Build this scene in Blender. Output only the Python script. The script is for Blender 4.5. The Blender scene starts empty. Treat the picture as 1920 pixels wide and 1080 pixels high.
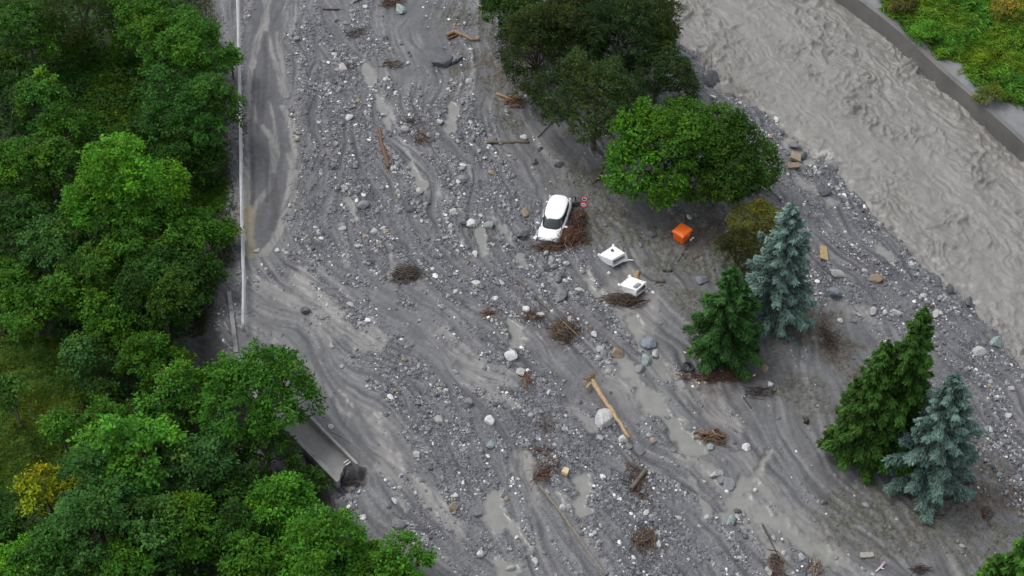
import bpy, math, random
import numpy as np
from mathutils import Vector, Matrix, noise as mnoise

random.seed(7); rng = np.random.default_rng(7)
S = bpy.context.scene; COL = S.collection
# ------------------------------------------------------------------ camera
FPX, PITCH, DIST = 3200.0, math.radians(47.0), 130.0      # focal length in px of a 1920 wide frame
cam_d = bpy.data.cameras.new('camera'); cam = bpy.data.objects.new('camera', cam_d); COL.objects.link(cam)
cam_d.sensor_width = 36.0; cam_d.lens = 36.0*FPX/1920.0; cam_d.clip_start = 1.0; cam_d.clip_end = 8000.0
CAM = np.array([0.0, -DIST*math.cos(PITCH), DIST*math.sin(PITCH)])
cam.location = CAM; cam.rotation_euler = (math.pi/2-PITCH, 0, 0); S.camera = cam
# ------------------------------------------------------------------ sky, sun, exposure
W = bpy.data.worlds.new('World'); S.world = W; W.use_nodes = True
nt = W.node_tree; bg = nt.nodes['Background']
SUN_EL, SUN_AZ = math.radians(58), math.radians(-60)       # azimuth from +Y towards +X
sky = nt.nodes.new('ShaderNodeTexSky'); sky.sky_type = 'NISHITA'; sky.sun_disc = False
sky.sun_elevation = SUN_EL; sky.sun_rotation = SUN_AZ
hs = nt.nodes.new('ShaderNodeHueSaturation'); hs.inputs['Saturation'].default_value = 0.22
nt.links.new(sky.outputs[0], hs.inputs['Color']); nt.links.new(hs.outputs[0], bg.inputs['Color'])
bg.inputs['Strength'].default_value = 0.13
sl = bpy.data.lights.new('sun', 'SUN'); so = bpy.data.objects.new('sun', sl); COL.objects.link(so)
sl.energy = 0.9; sl.angle = math.radians(25); sl.color = (1.0, 0.97, 0.92)
sd = Vector((math.sin(SUN_AZ)*math.cos(SUN_EL), math.cos(SUN_AZ)*math.cos(SUN_EL), math.sin(SUN_EL)))
so.rotation_euler = sd.to_track_quat('Z', 'Y').to_euler(); so.location = (0, 0, 60)
S.view_settings.view_transform = 'Standard'; S.view_settings.look = 'None'; S.view_settings.gamma = 1.0
S.view_settings.exposure = 0.92
S.cycles.max_bounces = 5; S.cycles.diffuse_bounces = 3; S.cycles.transmission_bounces = 3; S.cycles.glossy_bounces = 2

# ------------------------------------------------------------------ helpers
def ray(u, v):
    a, b = (u-960)/FPX, -(v-540)/FPX
    return np.array([a, math.cos(PITCH)+b*math.sin(PITCH), -math.sin(PITCH)+b*math.cos(PITCH)])
def P(u, v, z=0.0):
    d = ray(u, v); t = (z-CAM[2])/d[2]; return CAM+d*t
def Pxy(pts, z=0.0): return np.array([P(u, v, z)[:2] for u, v in pts])
def scale_at(p):   # px per metre at a world point
    f = np.array([0, math.cos(PITCH), -math.sin(PITCH)]); return FPX/float(np.dot(np.asarray(p)-CAM, f))
def vpix(p):
    q = np.asarray(p)-CAM; f = np.array([0, math.cos(PITCH), -math.sin(PITCH)]); up = np.array([0, math.sin(PITCH), math.cos(PITCH)])
    return 540-FPX*np.dot(q, up)/np.dot(q, f)
def smooth(a, b, x):
    t = np.clip((x-a)/(b-a), 0, 1); return t*t*(3-2*t)
_perm = rng.permutation(4096); _ga = rng.random(4096)*2*np.pi; _gx, _gy = np.cos(_ga), np.sin(_ga)
def perlin(x, y, seed=0):
    xi, yi = np.floor(x).astype(np.int64), np.floor(y).astype(np.int64); xf, yf = x-xi, y-yi
    def g(i, j, dx, dy):
        h = _perm[(_perm[(xi+i+seed*131) & 4095]+(yi+j)*7) & 4095]; return _gx[h]*dx+_gy[h]*dy
    u, v = xf*xf*xf*(xf*(xf*6-15)+10), yf*yf*yf*(yf*(yf*6-15)+10)
    a = g(0, 0, xf, yf); b = g(1, 0, xf-1, yf); c = g(0, 1, xf, yf-1); d = g(1, 1, xf-1, yf-1)
    return (a+u*(b-a)+v*((c+u*(d-c))-(a+u*(b-a))))*1.5
def fbm(x, y, oct=4, seed=0, gain=0.5):
    s, a, f = 0, 1.0, 1.0
    for k in range(oct): s = s+a*perlin(x*f, y*f, seed+k*17); a *= gain; f *= 2.03
    return s
def polydist(X, Y, poly):
    """unsigned distance and side (+ on the right hand of travel) to a polyline"""
    best = np.full(X.shape, 1e9); side = np.zeros(X.shape)
    for (ax, ay), (bx, by) in zip(poly[:-1], poly[1:]):
        dx, dy = bx-ax, by-ay; L = dx*dx+dy*dy
        t = np.clip(((X-ax)*dx+(Y-ay)*dy)/L, 0, 1); ex, ey = X-(ax+t*dx), Y-(ay+t*dy)
        d = np.hypot(ex, ey); m = d < best-1e-6
        best = np.where(m, d, best); side = np.where(m, np.where(dx*(Y-ay)-dy*(X-ax) < 0, 1.0, -1.0), side)
    return best, side
def tag(o, label=None, cat=None, group=None, kind=None):
    if label: o['label'] = label
    if cat: o['category'] = cat
    if group: o['group'] = group
    if kind: o['kind'] = kind
    return o
def empty(name, loc, rz=0, **k):
    o = bpy.data.objects.new(name, None); COL.objects.link(o); o.location = loc; o.rotation_euler = (0, 0, rz)
    o.empty_display_size = 0.3; return tag(o, **k)
def np_mesh(name, verts, faces, mat, colors=None, parent=None, smooth_=False, floats=None):
    """faces: (N,k) int array"""
    verts = np.asarray(verts, np.float32); faces = np.asarray(faces, np.int32); n, k = faces.shape
    me = bpy.data.meshes.new(name); me.vertices.add(len(verts)); me.vertices.foreach_set('co', verts.ravel())
    me.loops.add(n*k); me.loops.foreach_set('vertex_index', faces.ravel()); me.polygons.add(n)
    me.polygons.foreach_set('loop_start', np.arange(0, n*k, k, dtype=np.int32))
    me.polygons.foreach_set('use_smooth', np.full(n, smooth_))
    if colors is not None:
        c = np.ones((len(verts), 4), np.float32); c[:, :3] = colors
        me.attributes.new('tint', 'FLOAT_COLOR', 'POINT').data.foreach_set('color', c.ravel())
    for nm, arr in (floats or {}).items():
        me.attributes.new(nm, 'FLOAT', 'POINT').data.foreach_set('value', np.asarray(arr, np.float32).ravel())
    me.update(); me.validate(); me.materials.append(mat)
    o = bpy.data.objects.new(name, me); COL.objects.link(o)
    if parent: o.parent = parent
    return o
class MB:
    """collects shapes, then links them as ONE mesh object"""
    def __init__(s): s.v, s.f, s.c = [], [], []
    def add(s, vs, fs, c=(1, 1, 1)):
        n = len(s.v); s.v += [tuple(v) for v in vs]; s.f += [tuple(i+n for i in f) for f in fs]; s.c += [c]*len(vs)
    def hexa(s, p, c=(1, 1, 1)):   # 8 corners: 4 bottom ccw, 4 top ccw
        s.add(p, [(3, 2, 1, 0), (4, 5, 6, 7), (0, 1, 5, 4), (1, 2, 6, 5), (2, 3, 7, 6), (3, 0, 4, 7)], c)
    def box(s, x0, x1, y0, y1, z0, z1, c=(1, 1, 1), M=None):
        p = [(x0, y0, z0), (x1, y0, z0), (x1, y1, z0), (x0, y1, z0), (x0, y0, z1), (x1, y0, z1), (x1, y1, z1), (x0, y1, z1)]
        if M is not None: p = [tuple(M @ Vector(q)) for q in p]
        s.hexa(p, c)
    def tube(s, pts, rad, n=6, c=(1, 1, 1), cap=True, flat=1.0):
        pts = [Vector(p) for p in pts]; m = len(pts); vs = []
        if not hasattr(rad, '__len__'): rad = [rad]*m
        for i, p in enumerate(pts):
            t = (pts[min(i+1, m-1)]-pts[max(i-1, 0)]).normalized()
            a = t.orthogonal().normalized() if abs(t.z) > .9 else Vector((0, 0, 1)).cross(t).normalized()
            b = t.cross(a)
            for k in range(n):
                w = 2*math.pi*k/n; vs.append(p+a*math.cos(w)*rad[i]+b*math.sin(w)*rad[i]*flat)
        fs = [(i*n+k, i*n+(k+1) % n, (i+1)*n+(k+1) % n, (i+1)*n+k) for i in range(m-1) for k in range(n)]
        if cap: fs += [tuple(range(n-1, -1, -1)), tuple((m-1)*n+k for k in range(n))]
        s.add(vs, fs, c)
    def loft(s, rings, c=(1, 1, 1), cap=True):
        n = len(rings[0]); vs = [v for r in rings for v in r]
        fs = [(i*n+k, i*n+(k+1) % n, (i+1)*n+(k+1) % n, (i+1)*n+k) for i in range(len(rings)-1) for k in range(n)]
        if cap: fs += [tuple(range(n-1, -1, -1)), tuple((len(rings)-1)*n+k for k in range(n))]
        s.add(vs, fs, c)
    def build(s, name, mat, parent=None, smooth_=False, bevel=0, mods=None):
        me = bpy.data.meshes.new(name); me.from_pydata(s.v, [], s.f); me.validate(); me.update()
        at = me.attributes.new('tint', 'FLOAT_COLOR', 'POINT')
        if len(s.c) == len(me.vertices): at.data.foreach_set('color', [x for c in s.c for x in (*c, 1.0)])
        import bmesh
        bm = bmesh.new(); bm.from_mesh(me); bmesh.ops.recalc_face_normals(bm, faces=bm.faces); bm.to_mesh(me); bm.free()
        if smooth_: me.polygons.foreach_set('use_smooth', [True]*len(me.polygons))
        me.materials.append(mat); o = bpy.data.objects.new(name, me); COL.objects.link(o)
        if bevel:
            b = o.modifiers.new('bevel', 'BEVEL'); b.width = bevel; b.segments = 2; b.limit_method = 'ANGLE'
        if parent: o.parent = parent
        return o

# ------------------------------------------------------------------ materials
def mat_base(name):
    m = bpy.data.materials.new(name); m.use_nodes = True; t = m.node_tree; return m, t, t.nodes['Principled BSDF']
def N(t, typ, **k):
    n = t.nodes.new(typ)
    for a, v in k.items():
        if a in n.inputs.keys() if hasattr(n.inputs, 'keys') else False: n.inputs[a].default_value = v
        else: setattr(n, a, v)
    return n
def noise_n(t, scale, detail=4, rough=0.55, vec=None):
    n = t.nodes.new('ShaderNodeTexNoise'); n.inputs['Scale'].default_value = scale; n.inputs['Detail'].default_value = detail
    n.inputs['Roughness'].default_value = rough
    if vec is None:
        g = t.nodes.new('ShaderNodeTexCoord'); vec = g.outputs['Object']
    t.links.new(vec, n.inputs['Vector']); return n.outputs['Fac']
def ramp(t, fac, stops):
    r = t.nodes.new('ShaderNodeValToRGB'); e = r.color_ramp.elements
    while len(e) < len(stops): e.new(0.5)
    for q, (p, c) in zip(e, stops): q.position = p; q.color = (*c, 1) if len(c) == 3 else c
    t.links.new(fac, r.inputs[0]); return r.outputs[0]
def mul(t, a, b, fac=1.0):
    m = t.nodes.new('ShaderNodeMix'); m.data_type = 'RGBA'; m.blend_type = 'MULTIPLY'; m.inputs[0].default_value = fac
    t.links.new(a, m.inputs[6]); t.links.new(b, m.inputs[7]); return m.outputs[2]
def math_n(t, op, a, b=None, c=None):
    m = t.nodes.new('ShaderNodeMath'); m.operation = op
    for i, x in enumerate((a, b, c)):
        if x is None: continue
        if isinstance(x, (int, float)): m.inputs[i].default_value = x
        else: t.links.new(x, m.inputs[i])
    return m.outputs[0]
def bump(t, h, strength, dist, bsdf):
    b = t.nodes.new('ShaderNodeBump'); b.inputs['Distance'].default_value = dist
    if isinstance(strength, (int, float)): b.inputs['Strength'].default_value = strength
    else: t.links.new(strength, b.inputs['Strength'])
    t.links.new(h, b.inputs['Height']); t.links.new(b.outputs[0], bsdf.inputs['Normal'])
def attr(t, name, out='Color'):
    a = t.nodes.new('ShaderNodeAttribute'); a.attribute_name = name; return a.outputs[out]
def simple(name, col, rough=0.5, var=0.15, scale=6, bmp=0.0, metal=0.0, dirt=None, spec=0.5):
    """base colour varied by noise; optional dirt (colour, amount)"""
    m, t, b = mat_base(name)
    lo = tuple(c*(1-var) for c in col); hi = tuple(min(1, c*(1+var)) for c in col)
    c = ramp(t, noise_n(t, scale, 5), [(0.3, lo), (0.7, hi)])
    if dirt:
        mx = t.nodes.new('ShaderNodeMix'); mx.data_type = 'RGBA'
        f = ramp(t, noise_n(t, scale*0.5, 6, 0.65), [(1-dirt[1]-0.12, (0, 0, 0)), (1-dirt[1]+0.12, (1, 1, 1))])
        t.links.new(f, mx.inputs[0]); t.links.new(c, mx.inputs[6]); mx.inputs[7].default_value = (*dirt[0], 1); c = mx.outputs[2]
    t.links.new(c, b.inputs['Base Color']); b.inputs['Roughness'].default_value = rough; b.inputs['Metallic'].default_value = metal
    b.inputs['Specular IOR Level'].default_value = spec
    if bmp: bump(t, noise_n(t, scale*3, 5), bmp, 0.05, b)
    return m
def tinted(name, rough=0.7, scale=8, var=0.3, bmp=0.3, stretch=None):
    m, t, b = mat_base(name)
    c = mul(t, attr(t, 'tint'), ramp(t, noise_n(t, scale, 5), [(0.25, (1-var,)*3), (0.75, (1+var,)*3)]))
    t.links.new(c, b.inputs['Base Color']); b.inputs['Roughness'].default_value = rough
    if bmp: bump(t, noise_n(t, scale*2, 5), bmp, 0.05, b)
    return m
def leaf_mat(name, trans=0.3, rough=0.5):
    m, t, b = mat_base(name); out = t.nodes['Material Output']; c = attr(t, 'tint')
    t.links.new(c, b.inputs['Base Color']); b.inputs['Roughness'].default_value = rough; b.inputs['Specular IOR Level'].default_value = 0.1
    tr = t.nodes.new('ShaderNodeBsdfTranslucent'); t.links.new(c, tr.inputs['Color'])
    mx = t.nodes.new('ShaderNodeMixShader'); mx.inputs[0].default_value = trans
    t.links.new(b.outputs[0], mx.inputs[1]); t.links.new(tr.outputs[0], mx.inputs[2]); t.links.new(mx.outputs[0], out.inputs[0])
    return m
LEAF = leaf_mat('leaf_green'); NEEDLE = leaf_mat('needle_green', 0.12, 0.6); GRASS = leaf_mat('grass_green', 0.3, 0.6)
BARK = simple('bark', (0.09, 0.075, 0.06), 0.9, 0.4, 8, 0.5)
WOOD = tinted('drift_wood', 0.75, 7, 0.35, 0.4)
CONC = simple('weathered_concrete', (0.27, 0.265, 0.255), 0.8, 0.2, 1.5, 0.25, dirt=((0.1, 0.095, 0.09), 0.45))
WALLC = simple('wet_wall_concrete', (0.15, 0.145, 0.138), 0.6, 0.22, 0.8, 0.3, dirt=((0.1, 0.096, 0.09), 0.45))

# ------------------------------------------------------------------ terrain
STEP = 0.1
fx = np.arange(-54, 54.001, STEP); fy = np.arange(-33, 45.001, STEP)
NXF, NYF = len(fx), len(fy)
gx, gy = np.meshgrid(fx, fy)                                   # (ny, nx)
WATER_Z = -0.9
BANK = Pxy([(1150, -160), (1205, -40), (1232, 10), (1275, 70), (1325, 112), (1350, 160), (1425, 195), (1475, 240), (1520, 285), (1580, 300),
            (1625, 365), (1680, 425), (1735, 485), (1800, 540), (1855, 590), (1900, 650), (1960, 710), (2100, 830)], WATER_Z)
WALL_TOP = 0.75
WALL = Pxy([(1380, -160), (1490, -85), (1612, 0), (1692, 62), (1766, 135), (1828, 185), (1911, 260), (1990, 335), (2100, 440)], WALL_TOP)
LEFT = Pxy([(385, -120), (425, -50), (436, 100), (440, 300), (436, 470), (415, 540), (425, 640), (500, 740), (560, 800), (622, 870), (655, 915), (700, 1000), (800, 1060), (900, 1150)])
FOREST = Pxy([(330, -120), (385, -50), (405, 100), (425, 300), (440, 470), (395, 545), (360, 640), (440, 760), (560, 860), (600, 930), (640, 985), (720, 1030), (830, 1085), (900, 1200)])
def extend(p, m=70.0):
    a, b = p[0]-p[1], p[-1]-p[-2]; return np.vstack([p[0]+a/np.hypot(*a)*m, p, p[-1]+b/np.hypot(*b)*m])
BANK, WALL, LEFT, FOREST = map(extend, (BANK, WALL, LEFT, FOREST))
dB, sB = polydist(gx, gy, BANK); sdB = -dB*sB                  # + on the river side (left of travel, +X)
dW, sW = polydist(gx, gy, WALL); sdW = -dW*sW
dL, sL = polydist(gx, gy, LEFT); sdL = dL*sL                   # + to the left, over the drop
dF, sF = polydist(gx, gy, FOREST); sdF = dF*sF
# travel goes down the picture: right hand of travel is picture-left
river = sdB; beyond = sdW; drop = sdL; forest = sdF
def strokes(lst, soft=0.5, jit=0.35):
    """soft union mask of brush strokes given in photo pixels (polyline, half width px)"""
    m = np.zeros(gx.shape, np.float32)
    jx = fbm(gx*0.45, gy*0.45, 3, 71)*jit*1.6+fbm(gx*2.1, gy*2.1, 2, 75)*jit*0.5
    for pts, w in lst:
        q = Pxy(pts); pad = w/24*2+2.5
        i0, i1 = np.searchsorted(fx, [q[:, 0].min()-pad, q[:, 0].max()+pad]); j0, j1 = np.searchsorted(fy, [q[:, 1].min()-pad, q[:, 1].max()+pad])
        if i1 <= i0 or j1 <= j0: continue
        sl_ = (slice(j0, j1), slice(i0, i1))
        if len(q) == 1: d = np.hypot(gx[sl_]-q[0, 0], gy[sl_]-q[0, 1])
        else: d, _ = polydist(gx[sl_], gy[sl_], q)
        hw = w/24
        m[sl_] = np.maximum(m[sl_], 1-smooth(hw*(1-soft), hw*(1+soft), d+jx[sl_]*min(1, hw*1.2)))
    return m
# flow direction field from hand-laid flow lines
FLOWS = [[(620, -80), (640, 300), (700, 520), (900, 800), (1050, 1100)], [(800, -80), (850, 200), (950, 420), (1150, 650), (1350, 850), (1560, 1100)],
         [(500, -80), (497, 200), (500, 460)], [(470, 600), (560, 700), (680, 850), (760, 1000), (860, 1100)], [(1000, 150), (1060, 350), (1150, 500), (1280, 650)],
         [(1450, 650), (1480, 800), (1580, 950), (1750, 1100)], [(1300, 100), (1500, 330), (1750, 600), (1950, 800)],
         [(520, 490), (700, 600), (900, 700), (1100, 790), (1300, 950), (1500, 1100)], [(1500, 560), (1600, 800), (1850, 1000)], [(560, 500), (760, 560), (960, 690), (1180, 860)]]
fp, fd = [], []
for L_ in FLOWS:
    q = Pxy(L_)
    for a, b in zip(q[:-1], q[1:]):
        n = max(2, int(np.hypot(*(b-a))/2.5)); dd = (b-a)/np.hypot(*(b-a))
        for k in range(n): fp.append(a+(b-a)*(k+.5)/n); fd.append(dd)
fp, fd = np.array(fp), np.array(fd)
cx, cy = gx[::10, ::10], gy[::10, ::10]
w_ = 1/(((cx[..., None]-fp[:, 0])**2+(cy[..., None]-fp[:, 1])**2)+1.5)**1.6
DX, DY = (w_*fd[:, 0]).sum(-1), (w_*fd[:, 1]).sum(-1)
def upsample(a):
    ax, ay = np.arange(a.shape[1])*10*STEP+fx[0], np.arange(a.shape[0])*10*STEP+fy[0]
    r = np.array([np.interp(fx, ax, row) for row in a]); return np.array([np.interp(fy, ay, c) for c in r.T]).T
DX, DY = upsample(DX), upsample(DY); nn = np.hypot(DX, DY)+1e-9
ang = np.arctan2(DY, DX)+0.55*fbm(gx*0.16, gy*0.16, 3, 5)+0.25*fbm(gx*0.7, gy*0.7, 2, 9)
DX, DY = np.cos(ang).astype(np.float32), np.sin(ang).astype(np.float32)
def sample(a, x, y):
    i = np.clip((x-fx[0])/STEP, 0, NXF-1.001); j = np.clip((y-fy[0])/STEP, 0, NYF-1.001)
    i0, j0 = i.astype(np.int32), j.astype(np.int32); u, v = i-i0, j-j0
    return a[j0, i0]*(1-u)*(1-v)+a[j0, i0+1]*u*(1-v)+a[j0+1, i0]*(1-u)*v+a[j0+1, i0+1]*u*v
def lic(src, steps, h):
    acc = src.copy(); tot = 1.0
    for sg in (1, -1):
        x, y = gx.astype(np.float32).copy(), gy.astype(np.float32).copy()
        for k in range(1, steps+1):
            vx, vy = sample(DX, x, y), sample(DY, x, y); x += sg*vx*h; y += sg*vy*h
            wk = 1-k/(steps+1); acc += sample(src, x, y)*wk
            if sg == 1: tot += 2*wk
    r = acc/tot; return (r-r.mean())/(r.std()+1e-9)
L4 = None
white = rng.standard_normal(gx.shape).astype(np.float32)
L1 = lic(white, 9, 0.12)                                        # fine streaks, 1 m long
L2 = lic(fbm(gx*2.2, gy*2.2, 3, 31).astype(np.float32), 12, 0.25)   # 3 m streaks
L3 = lic(fbm(gx*0.7, gy*0.7, 3, 47).astype(np.float32), 14, 0.6)    # 8 m tongues
L4 = lic(fbm(gx*3.4, gy*3.4, 2, 53).astype(np.float32), 18, 0.22)  # thin long streaks
# ---- hand-laid patches (photo pixels)
WATERP = strokes([(p_, w_*.84) for p_, w_ in [
    ([(1205, 735), (1240, 775), (1275, 812), (1306, 838)], 20), ([(1165, 660), (1185, 700), (1215, 745)], 11), ([(962, 610), (968, 640), (975, 650)], 15),
    ([(848, 200), (848, 240)], 10), ([(684, 110), (700, 165), (715, 200), (735, 258)], 8), ([(770, 305), (790, 348)], 10), ([(925, 408), (942, 430), (955, 450)], 14),
    ([(1098, 500), (1112, 545)], 11), ([(975, 480), (1000, 518)], 9), ([(1180, 600), (1200, 650)], 10), ([(1090, 900), (1090, 950)], 16), ([(1030, 905), (1062, 950)], 8),
    ([(900, 430), (905, 480)], 9), ([(880, 310), (886, 340)], 7), ([(655, 375), (668, 412)], 9), ([(730, 480), (735, 520)], 8), ([(1480, 250), (1500, 280), (1515, 300)], 13),
    ([(1395, 900), (1365, 975)], 13), ([(1440, 970), (1500, 1010), (1590, 1090)], 14), ([(1440, 850), (1425, 880)], 9), ([(960, 990), (985, 1020)], 12), ([(940, 1050), (955, 1075)], 12),
    ([(1650, 460), (1670, 480)], 9), ([(925, 930), (935, 990)], 12), ([(1300, 900), (1320, 960)], 11)]], 0.4, .75)
SILT = strokes([
    ([(560, 520), (620, 590), (640, 620)], 18), ([(610, 590), (650, 620), (690, 640)], 20), ([(470, 520), (540, 560), (590, 590)], 10), ([(600, 540), (560, 500)], 8),
    ([(1190, 520), (1210, 560), (1200, 610)], 22), ([(1150, 540), (1170, 610)], 16), ([(850, 660), (900, 700), (960, 720)], 10), ([(880, 700), (960, 760)], 9), ([(830, 620), (900, 680)], 9),
    ([(1280, 850), (1390, 940), (1480, 1010)], 16), ([(1340, 900), (1430, 1000), (1480, 1080)], 16), ([(1400, 860), (1480, 960), (1580, 1060), (1640, 1100)], 14),
    ([(1230, 690), (1300, 740), (1370, 800)], 16), ([(1130, 700), (1180, 760)], 10), ([(1070, 760), (1110, 800)], 10), ([(780, 900), (860, 1000)], 12), ([(700, 790), (740, 900)], 12),
    ([(980, 850), (1000, 940)], 14), ([(1480, 130), (1560, 230)], 6), ([(1500, 340), (1560, 380)], 9), ([(1560, 560), (1640, 600)], 12)], 0.6, 0.5)
ROADSILT = strokes([
    ([(495, -20), (500, 40), (480, 70), (465, 160), (462, 180)], 5.6), ([(510, -20), (495, 40), (505, 80), (520, 130), (535, 180)], 5.6), ([(520, 60), (530, 130), (530, 170)], 5.6), ([(468, 180), (480, 220), (510, 260), (515, 300), (508, 350), (470, 400)], 6.2), ([(530, 200), (548, 240), (552, 290), (545, 350), (530, 400), (515, 450), (490, 480)], 5.6), ([(462, 300), (462, 400), (462, 470)], 7.4), ([(460, 400), (470, 480)], 8.7), ([(545, 60), (556, 20), (550, -20)], 3), ([(505, 190), (515, 230), (522, 290), (512, 330)], 3), ([(490, 60), (478, 110), (470, 150)], 4), ([(540, 290), (555, 330), (545, 400), (520, 440)], 4), ([(500, 480), (520, 450), (535, 420)], 4)], .5, .28)
SMOOTH = strokes([
    ([(770, 30), (800, 90), (770, 130)], 62), ([(940, 150), (1000, 200), (1030, 260)], 75), ([(1000, 260), (1040, 330), (1090, 400)], 62), ([(1100, 360), (1200, 440), (1260, 520), (1290, 600)], 95),
    ([(1290, 480), (1230, 580), (1330, 640)], 70), ([(1330, 430), (1380, 520)], 80), ([(1440, 720), (1500, 800), (1560, 900), (1650, 1000), (1760, 1060)], 88), ([(1430, 640), (1560, 620), (1580, 720)], 65),
    ([(1600, 900), (1760, 960), (1850, 1040)], 90), ([(500, -40), (500, 200), (500, 330), (490, 470)], 44), ([(480, 600), (540, 680), (600, 740), (660, 860)], 48), ([(540, 640), (640, 740), (720, 840)], 40),
    ([(720, 560), (800, 640), (860, 700)], 30), ([(1180, 560), (1260, 640)], 50), ([(1200, 700), (1300, 800), (1420, 900)], 34), ([(1000, 640), (1080, 690), (1180, 770)], 26)], 0.4, 0.7)
ROAD = strokes([([(498, -60), (498, 200), (500, 330), (492, 440)], 36)], 0.3, 0.3)
GRASSY = strokes([
    ([(860, 20), (930, 50), (960, 90)], 36), ([(860, 110), (930, 110)], 22), ([(900, 110), (990, 130)], 34), ([(1090, 330), (1150, 400), (1120, 420)], 42), ([(1180, 440), (1250, 470)], 40), ([(1240, 500), (1330, 480)], 42),
    ([(1310, 420), (1380, 470)], 62), ([(1290, 560), (1330, 600)], 30), ([(1480, 640), (1560, 620), (1590, 690)], 34), ([(1500, 720), (1520, 760)], 34), ([(1600, 970), (1720, 950), (1830, 900)], 52), ([(1680, 1000), (1800, 980), (1860, 1010)], 55),
    ([(1780, 930), (1840, 960), (1900, 930)], 35), ([(930, 190), (960, 240)], 16), ([(920, 150), (960, 190)], 18), ([(400, 380), (428, 430), (420, 490)], 20)], 0.7, 0.9)
BROWN = strokes([
    ([(900, 130), (960, 120)], 22), ([(1520, 590), (1560, 640), (1580, 690)], 22), ([(1500, 560), (1530, 620)], 16), ([(1800, 920), (1850, 940), (1890, 930)], 28), ([(1300, 700), (1400, 720)], 26), ([(1320, 440), (1380, 440)], 40),
    ([(1000, 600), (1000, 590)], 22), ([(1060, 610)], 26), ([(1040, 440), (1100, 410)], 20), ([(1020, 870), (1020, 900)], 18), ([(1200, 860), (1215, 960)], 10), ([(980, 690), (990, 720)], 10), ([(790, 240), (800, 270)], 9), ([(920, 590)], 12)], 0.8, 0.9)
TRACK = strokes([([(478, 130), (470, 250), (473, 340), (474, 390)], 4), ([(500, 60), (498, 160), (490, 230)], 5), ([(512, 330), (520, 400), (510, 430)], 9), ([(486, 150), (484, 250)], 4), ([(500, 300), (502, 380)], 4)], 0.5, 0.15)
STONY = strokes([
    ([(600, 60), (640, 200), (680, 330), (690, 480)], 85), ([(620, 130), (720, 240), (900, 230)], 60), ([(880, 330), (960, 430), (1040, 520)], 75), ([(560, 380), (620, 480)], 60), ([(660, 600), (760, 680), (820, 800)], 50),
    ([(820, 470), (940, 560), (1010, 640)], 55), ([(1040, 520), (1100, 600)], 45), ([(840, 720), (900, 860), (820, 960)], 70), ([(1000, 760), (1150, 900), (1250, 1040)], 90), ([(1210, 630), (1180, 690)], 40),
    ([(1310, 820), (1330, 850)], 30), ([(1350, 110), (1420, 190), (1480, 260)], 40), ([(1500, 300), (1600, 420), (1700, 500), (1800, 570)], 55), ([(1560, 540), (1680, 560), (1860, 680)], 60), ([(1850, 780), (1900, 900)], 50)], 0.7, 0.9)
grav = np.clip(0.12+0.85*STONY+0.4*L2+0.3*L3+.85*fbm(gx*.28, gy*.28, 4, 611), 0, 1)*(1-0.9*SMOOTH)*(1-WATERP)*(1-0.7*SILT)*(1-.8*ROADSILT)*(1-ROAD)
silt = np.clip(np.maximum(SILT, ROADSILT)*(0.8+0.25*L1)+np.clip((L3-1.0)*0.5+(L2-0.8)*0.25, 0, 0.7)*(1-STONY*0.6), 0, 1)
# ---- heights
PATCH = smooth(-0.3, 0.6, fbm(gx*0.13, gy*0.13, 3, 19))
Z = 0.22*fbm(gx*0.09, gy*0.09, 3, 3)+(0.035*L3+0.018*L2*(0.4+0.6*PATCH)+0.008*L1)*(1-0.6*ROAD)*(1-0.45*SMOOTH)+0.05*fbm(gx*0.35, gy*0.35, 3, 13)*(1-ROAD)
rough_n = fbm(gx*1.7, gy*1.7, 4, 61, 0.62)
Z += grav*(0.10*np.abs(rough_n)+0.06*fbm(gx*3.7, gy*3.7, 2, 66)) + 0.02*rough_n*(1-grav)
Z = Z*(1-WATERP*0.9)-0.07*WATERP-0.05*SILT-0.03*TRACK
Z += 0.06*GRASSY*fbm(gx*3, gy*3, 2, 15)
bank_n = 0.6*fbm(gx*0.35, gy*0.35, 3, 21)+0.25*fbm(gx*1.5, gy*1.5, 2, 24)
Z = Z*(1-smooth(0, 3, river))+(-2.6)*smooth(-3.2, 3.4, river+bank_n*0.9)
Z = np.where(beyond > 0.25, 0.56+0.10*fbm(gx*0.5, gy*0.5, 3, 77)+0.05*smooth(1.5, 4, beyond)*beyond, Z)
fl = smooth(0.2, 2.4, drop); Z = Z*(1-0.7*fl)-1.7*fl
HOLE = strokes([([(545, 815), (600, 860), (645, 905), (660, 893)], 20)], .5, .3); Z = Z*(1-HOLE)-1.1*HOLE
ff = smooth(0, 3, forest); Z += ff*(0.35*fbm(gx*0.3, gy*0.3, 3, 88)+0.9*smooth(0, 12, forest))
# ---- colours (linear albedo)
def C3(*c): return np.array(c, np.float32)
col = np.ones(gx.shape+(3,), np.float32)*C3(.118, .118, .121)
def lay(col, c, m): return col*(1-m[..., None])+C3(*c)*m[..., None]
tone = (1+0.09*L2*(0.3+PATCH)+0.06*L1+0.07*L3+0.13*L4*(.5+.6*PATCH)+0.12*fbm(gx*0.5, gy*0.5, 4, 29))[..., None]
col = col*np.clip(tone, 0.6, 1.5)
col = lay(col, (.092, .093, .102), np.clip(STONY*.35*(1-SMOOTH)*(1-silt), 0, 1))
col = lay(col, (.155, .157, .166), np.clip(grav*(0.4+0.5*rough_n), 0, 0.75))
WET = np.clip(np.clip((-L2-.5)*.8, 0, 1)*(.4+.75*PATCH)+np.clip((-L4-.9)*.6, 0, .7)*(.4+.6*PATCH)+np.clip((-L1-1.1)*.4, 0, .5), 0, .9)*(1-.35*SMOOTH)
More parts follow.
